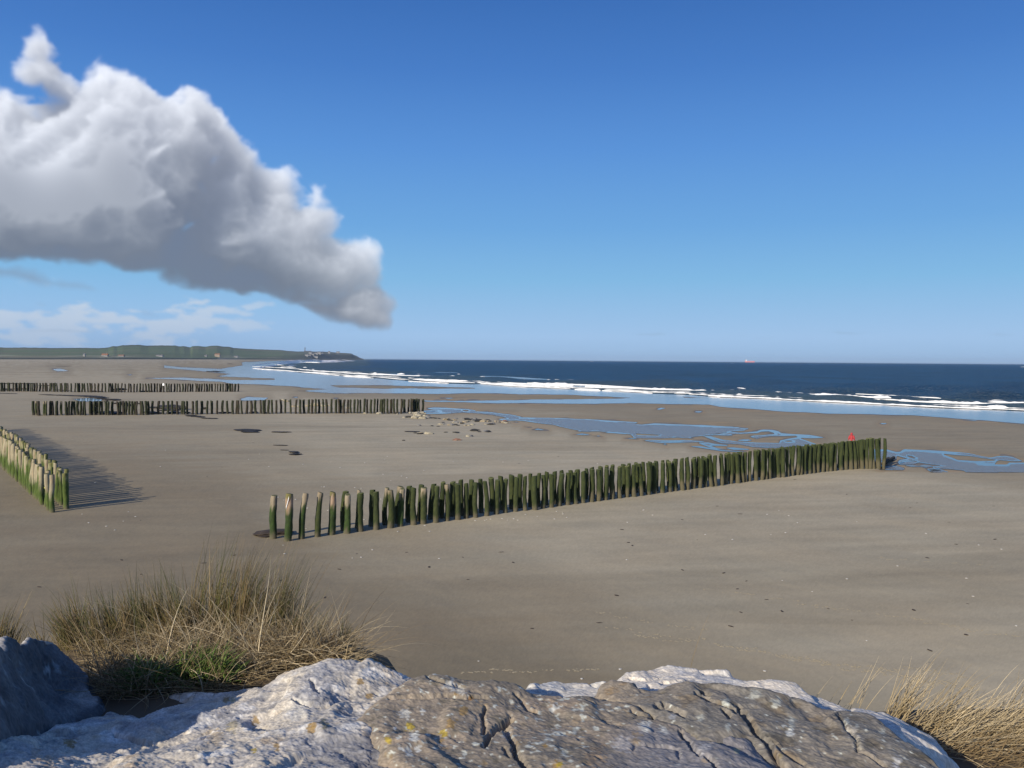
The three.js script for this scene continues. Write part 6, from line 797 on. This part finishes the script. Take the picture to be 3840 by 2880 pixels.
weed(MA2, [[320, 4, 1.4, .5, .1], [480, 10, 1.6, .6, .1], [620, 14, 1.5, .6, .12], [760, 20, 1.6, .8, .16], [900, 24, 1.7, .9, .2], [1000, 30, 1.7, 1, .22], [1100, 36, 1.6, 1.1, .24], [1180, 44, 1.4, 1, .22], [1240, 60, 1.2, .9, .2]], 'seaweed_bank', 'long dark bank of seaweed behind the left half of the middle groyne'); weed(ZL, [[60, 265, 1.4, .5, .1], [150, 268, 1.4, .5, .1], [210, 271, 1, .4, .08]], 'seaweed_bank', 'dark seaweed streak in front of the farthest groyne at the left edge'); weed(Z1, [[1560, 270, 9, 6, .2], [1650, 272, 9, 6, .2], [1760, 268, 9, 6, .2], [1900, 265, 8, 5, .2], [1480, 274, 6, 5, .2]], 'seaweed_bank', 'far dark band of seaweed on the sand below the hills'); weed(Z1, [[1810, 356, 1.6, 1, .5], [1860, 354, 1.8, 1.2, .6], [1920, 356, 1.5, 1, .4], [1885, 358, 1.2, 1, .5]], 'seaweed_bank', 'dark weedy reef standing in the wet sand before the bay'); weed(Z1, [[1985, 289, 2.4, 2, .7], [2005, 290, 1.6, 2, .5]], 'seaweed_bank', 'small dark reef on the far sand near the bay'); weed(Z1, [[545, 308, 5, 3, .2], [570, 308, 3, 2, .2]], 'seaweed_bank', 'small far dark patch of seaweed at the left under the hills');
put('stone', slabG[0], darkS, onGround(...Z5(1050, 432)), 0.3, 0.14, 0.2, 0, 'flat dark stone lying in the small pool right of the right groyne', 'stone');
// white marker board on the farthest groyne
{ const q = onGround(...sheet(450, 1420, 4.809)(806, 247)), D = -q.z + 0.2, a = atDepth(...sheet(450, 1420, 4.809)(790, 124), D), b = atDepth(...sheet(450, 1420, 4.809)(822, 82), D), o = thing('marker_board', new THREE.Vector3((a.x + b.x) / 2, 0, -D + 0.6)); tag(o, 'white round-topped marker board on the farthest groyne', 'sign'); const w = b.x - a.x, h = b.y - a.y, s = new THREE.Shape(); s.moveTo(-w / 2, 0); s.lineTo(w / 2, 0); s.lineTo(w / 2, h * 0.65); s.absarc(0, h * 0.65, w / 2, 0, Math.PI, false); s.closePath(); const g = new THREE.ExtrudeGeometry(s, { depth: 0.04, bevelEnabled: false }); g.translate(0, a.y, 0); mesh('board', g, std({ color: new THREE.Color(0.9, 0.9, 0.9), roughness: 0.5 }), o); const pl = new THREE.CylinderGeometry(0.05, 0.05, a.y + 0.6, 10); pl.translate(0, a.y / 2 - 0.1, -0.06); mesh('pole', pl, darkWood, o); }
// shells and small bits scattered on the open sand
const placeOf = ([x, y]) => x < 560 ? (y < 1060 ? 'on the sand right of the left groyne' : 'on the sand between the left groyne and the grass') : y < mix(1165, 1010, (x - 600) / 1300) - 40 ? 'on the sand beyond the right groyne' : y > 1330 ? 'on the darker sand close above the boulders' : x > 1400 ? 'on the wide sand at the right, below the groyne' : 'on the sand just below the middle of the right groyne';
const shellSpots = [...pts(RC, [15, 1275, 250, 1255, 215, 1272, 335, 1248, 570, 1240, 685, 1270, 810, 1242, 895, 1270, 1055, 1155, 1300, 1192, 1655, 1248, 1910, 1218, 1830, 1145, 1820, 1108, 1700, 1092, 590, 72, 1115, 45]), ...pts(RD, [1280, 1292, 335, 330]), ...pts(RB, [1185, 1160, 620, 1285, 1290, 1280, 315, 105, 695, 140, 805, 172, 475, 232, 1165, 22, 270, 612, 520, 812]), ...pts(RA, [1250, 148, 1310, 150, 1940, 160, 2075, 172, 470, 418, 710, 405, 350, 360, 960, 575, 930, 1000, 2135, 815, 1385, 620]), ...pts(sheet(2200, 1800, 1.3488), [288, 152, 972, 153, 913, 173, 1022, 180, 1066, 216, 1366, 212, 1716, 273, 737, 303, 1006, 267, 932, 277, 202, 404, 1572, 436, 1920, 497, 989, 507, 1316, 500, 1954, 588, 2172, 737, 1416, 808, 900, 969, 1982, 332, 2098, 353, 1140, 563, 600, 278, 206, 214, 333, 178]), ...pts(sheet(0, 1550, 3.456), [1665, 1275, 1380, 1468, 1757, 1338, 1490, 1515, 1065, 1310, 1150, 1425, 2145, 478, 2080, 690, 1600, 1400, 1235, 900]), ...pts(sheet(960, 1700, 2.212), [1520, 873, 873, 865, 225, 762, 237, 833, 966, 800, 1636, 70, 1068, 50, 1090, 26, 1440, 645, 1400, 597, 800, 872]), ...pts(ZW, [640, 525, 490, 597, 770, 698, 1625, 637, 1755, 712, 2095, 648, 1240, 668]), ...pts(sheet(1200, 2380, 1.7015), [1012, 172, 1916, 226, 1670, 286]), ...pts(AD, [900, 93, 503, 187])];
shellSpots.forEach((s, i) => { const p = onGround(...s), D = -p.z, q = (i % 4 === 1 ? 0.7 : 1) * mix(0.022, 0.042, sat(D / 45)); put('shell', shellG[i % 2], shellW, p, q * 1.25, q * 0.8, q, i * 2.1, 'small white shell ' + placeOf(s), 'shell', 'white shells ' + placeOf(s)); });
for (let i = 0; i < 70; i++) { const px = N11(40, 2180), py = 950 + 420 * Math.pow(r11(), 1.2), p = onGround(px, py); if (px > 560 && px < 1930 && Math.abs(py - mix(1165, 1010, (px - 600) / 1300)) < 46) continue; if (px < 330 && py < 1120 && py > 900) continue; const q = N11(0.02, 0.05), WX = px, WY = py; put('weed_scrap', slabG[i % 3], weedBrown, p, q * N11(1.2, 2.6), q * 0.6, q, N11(0, 6), 'small dark scrap of weed ' + placeOf([WX, WY]), 'weed', 'weed scraps ' + placeOf([WX, WY])); }
for (const [f, X, Y] of [[sheet(0, 2080, 1.58), 232, 190], [sheet(0, 2080, 1.58), 1390, 5], [sheet(0, 2080, 1.58), 1660, 155], [sheet(0, 2080, 1.58), 2010, 88], [RF, 0, 1100], [sheet(2200, 1800, 1.3488), 728, 740], [sheet(2200, 1800, 1.3488), 988, 664], [sheet(2200, 1800, 1.3488), 1736, 857], [sheet(2200, 1800, 1.3488), 692, 470], [sheet(2200, 1800, 1.3488), 660, 132]]) { const [WX, WY] = f(X, Y); put('weed_scrap', slabG[0], weedBrown, onGround(...f(X, Y)), 0.075, 0.03, 0.04, X, 'small dark scrap of weed ' + placeOf([WX, WY]), 'weed', 'weed scraps ' + placeOf([WX, WY])); }
// kicked-up crumbs of dry sand: trails of footprints crossing the near beach
{
  const parts = [], F3 = sheet(2200, 1800, 1.3488), F4 = sheet(2200, 2380, 1.3488), crumb = [lump(41, 0.4, 0.3, 1), lump(42, 0.4, 0.3, 1)], m4 = new THREE.Matrix4();
  const trail = (f, n, wob, ...L) => { const P = pts(f, L); for (let s = 0; s < P.length - 1; s++) for (let i = 0; i < n; i++) { if (r11() < 0.18) continue; const t = (i + 0.3 * r11()) / n, p = onGround(mix(P[s][0], P[s + 1][0], t) + N11(-4, 4), mix(P[s][1], P[s + 1][1], t) + N11(-wob, wob)); for (let k = 0; k < 6; k++) { const q = N11(0.010, 0.024), x = p.x + N11(-0.14, 0.14), z = p.z + N11(-0.05, 0.05); parts.push(crumb[k % 2].clone().applyMatrix4(m4.compose(new THREE.Vector3(x, gy(x, z) + q * 0.15, z), new THREE.Quaternion(), new THREE.Vector3(q * 1.6, q * 0.6, q)))); } } };
  trail(F3, 5, 3, 60, 670, 270, 712, 480, 748, 620, 765); trail(F3, 6, 5, 120, 742, 340, 790, 620, 820, 780, 855, 930, 862); trail(F3, 5, 3, 600, 545, 790, 575, 1010, 608, 1215, 640, 1440, 668, 1680, 708, 1940, 755, 2190, 798); trail(F3, 5, 4, 690, 838, 880, 862, 1040, 898, 1200, 915); trail(F4, 6, 6, 960, 105, 1150, 130, 1300, 162, 1520, 188, 1650, 215, 1830, 240, 2010, 282); trail(F4, 5, 6, 1290, 155, 1500, 180, 1700, 165, 1830, 195, 2000, 210); trail(F4, 4, 4, 230, 5, 440, 28, 660, 40); trail(F3, 4, 2, 1480, 395, 1700, 410, 1900, 425, 2190, 455); trail(sheet(1200, 2380, 1.7015), 4, 3, 900, 255, 1100, 230, 1280, 240, 1600, 235, 1780, 215);
  const o = mesh(nm('sand_crumbs'), mergeGeometries(parts), tint([0.47, 0.40, 0.27]), scene); tag(o, 'trails of pale sand crumbs left by feet on the near beach', 'sand crumbs', null, 'stuff');
}
renderer.render(scene, camera);
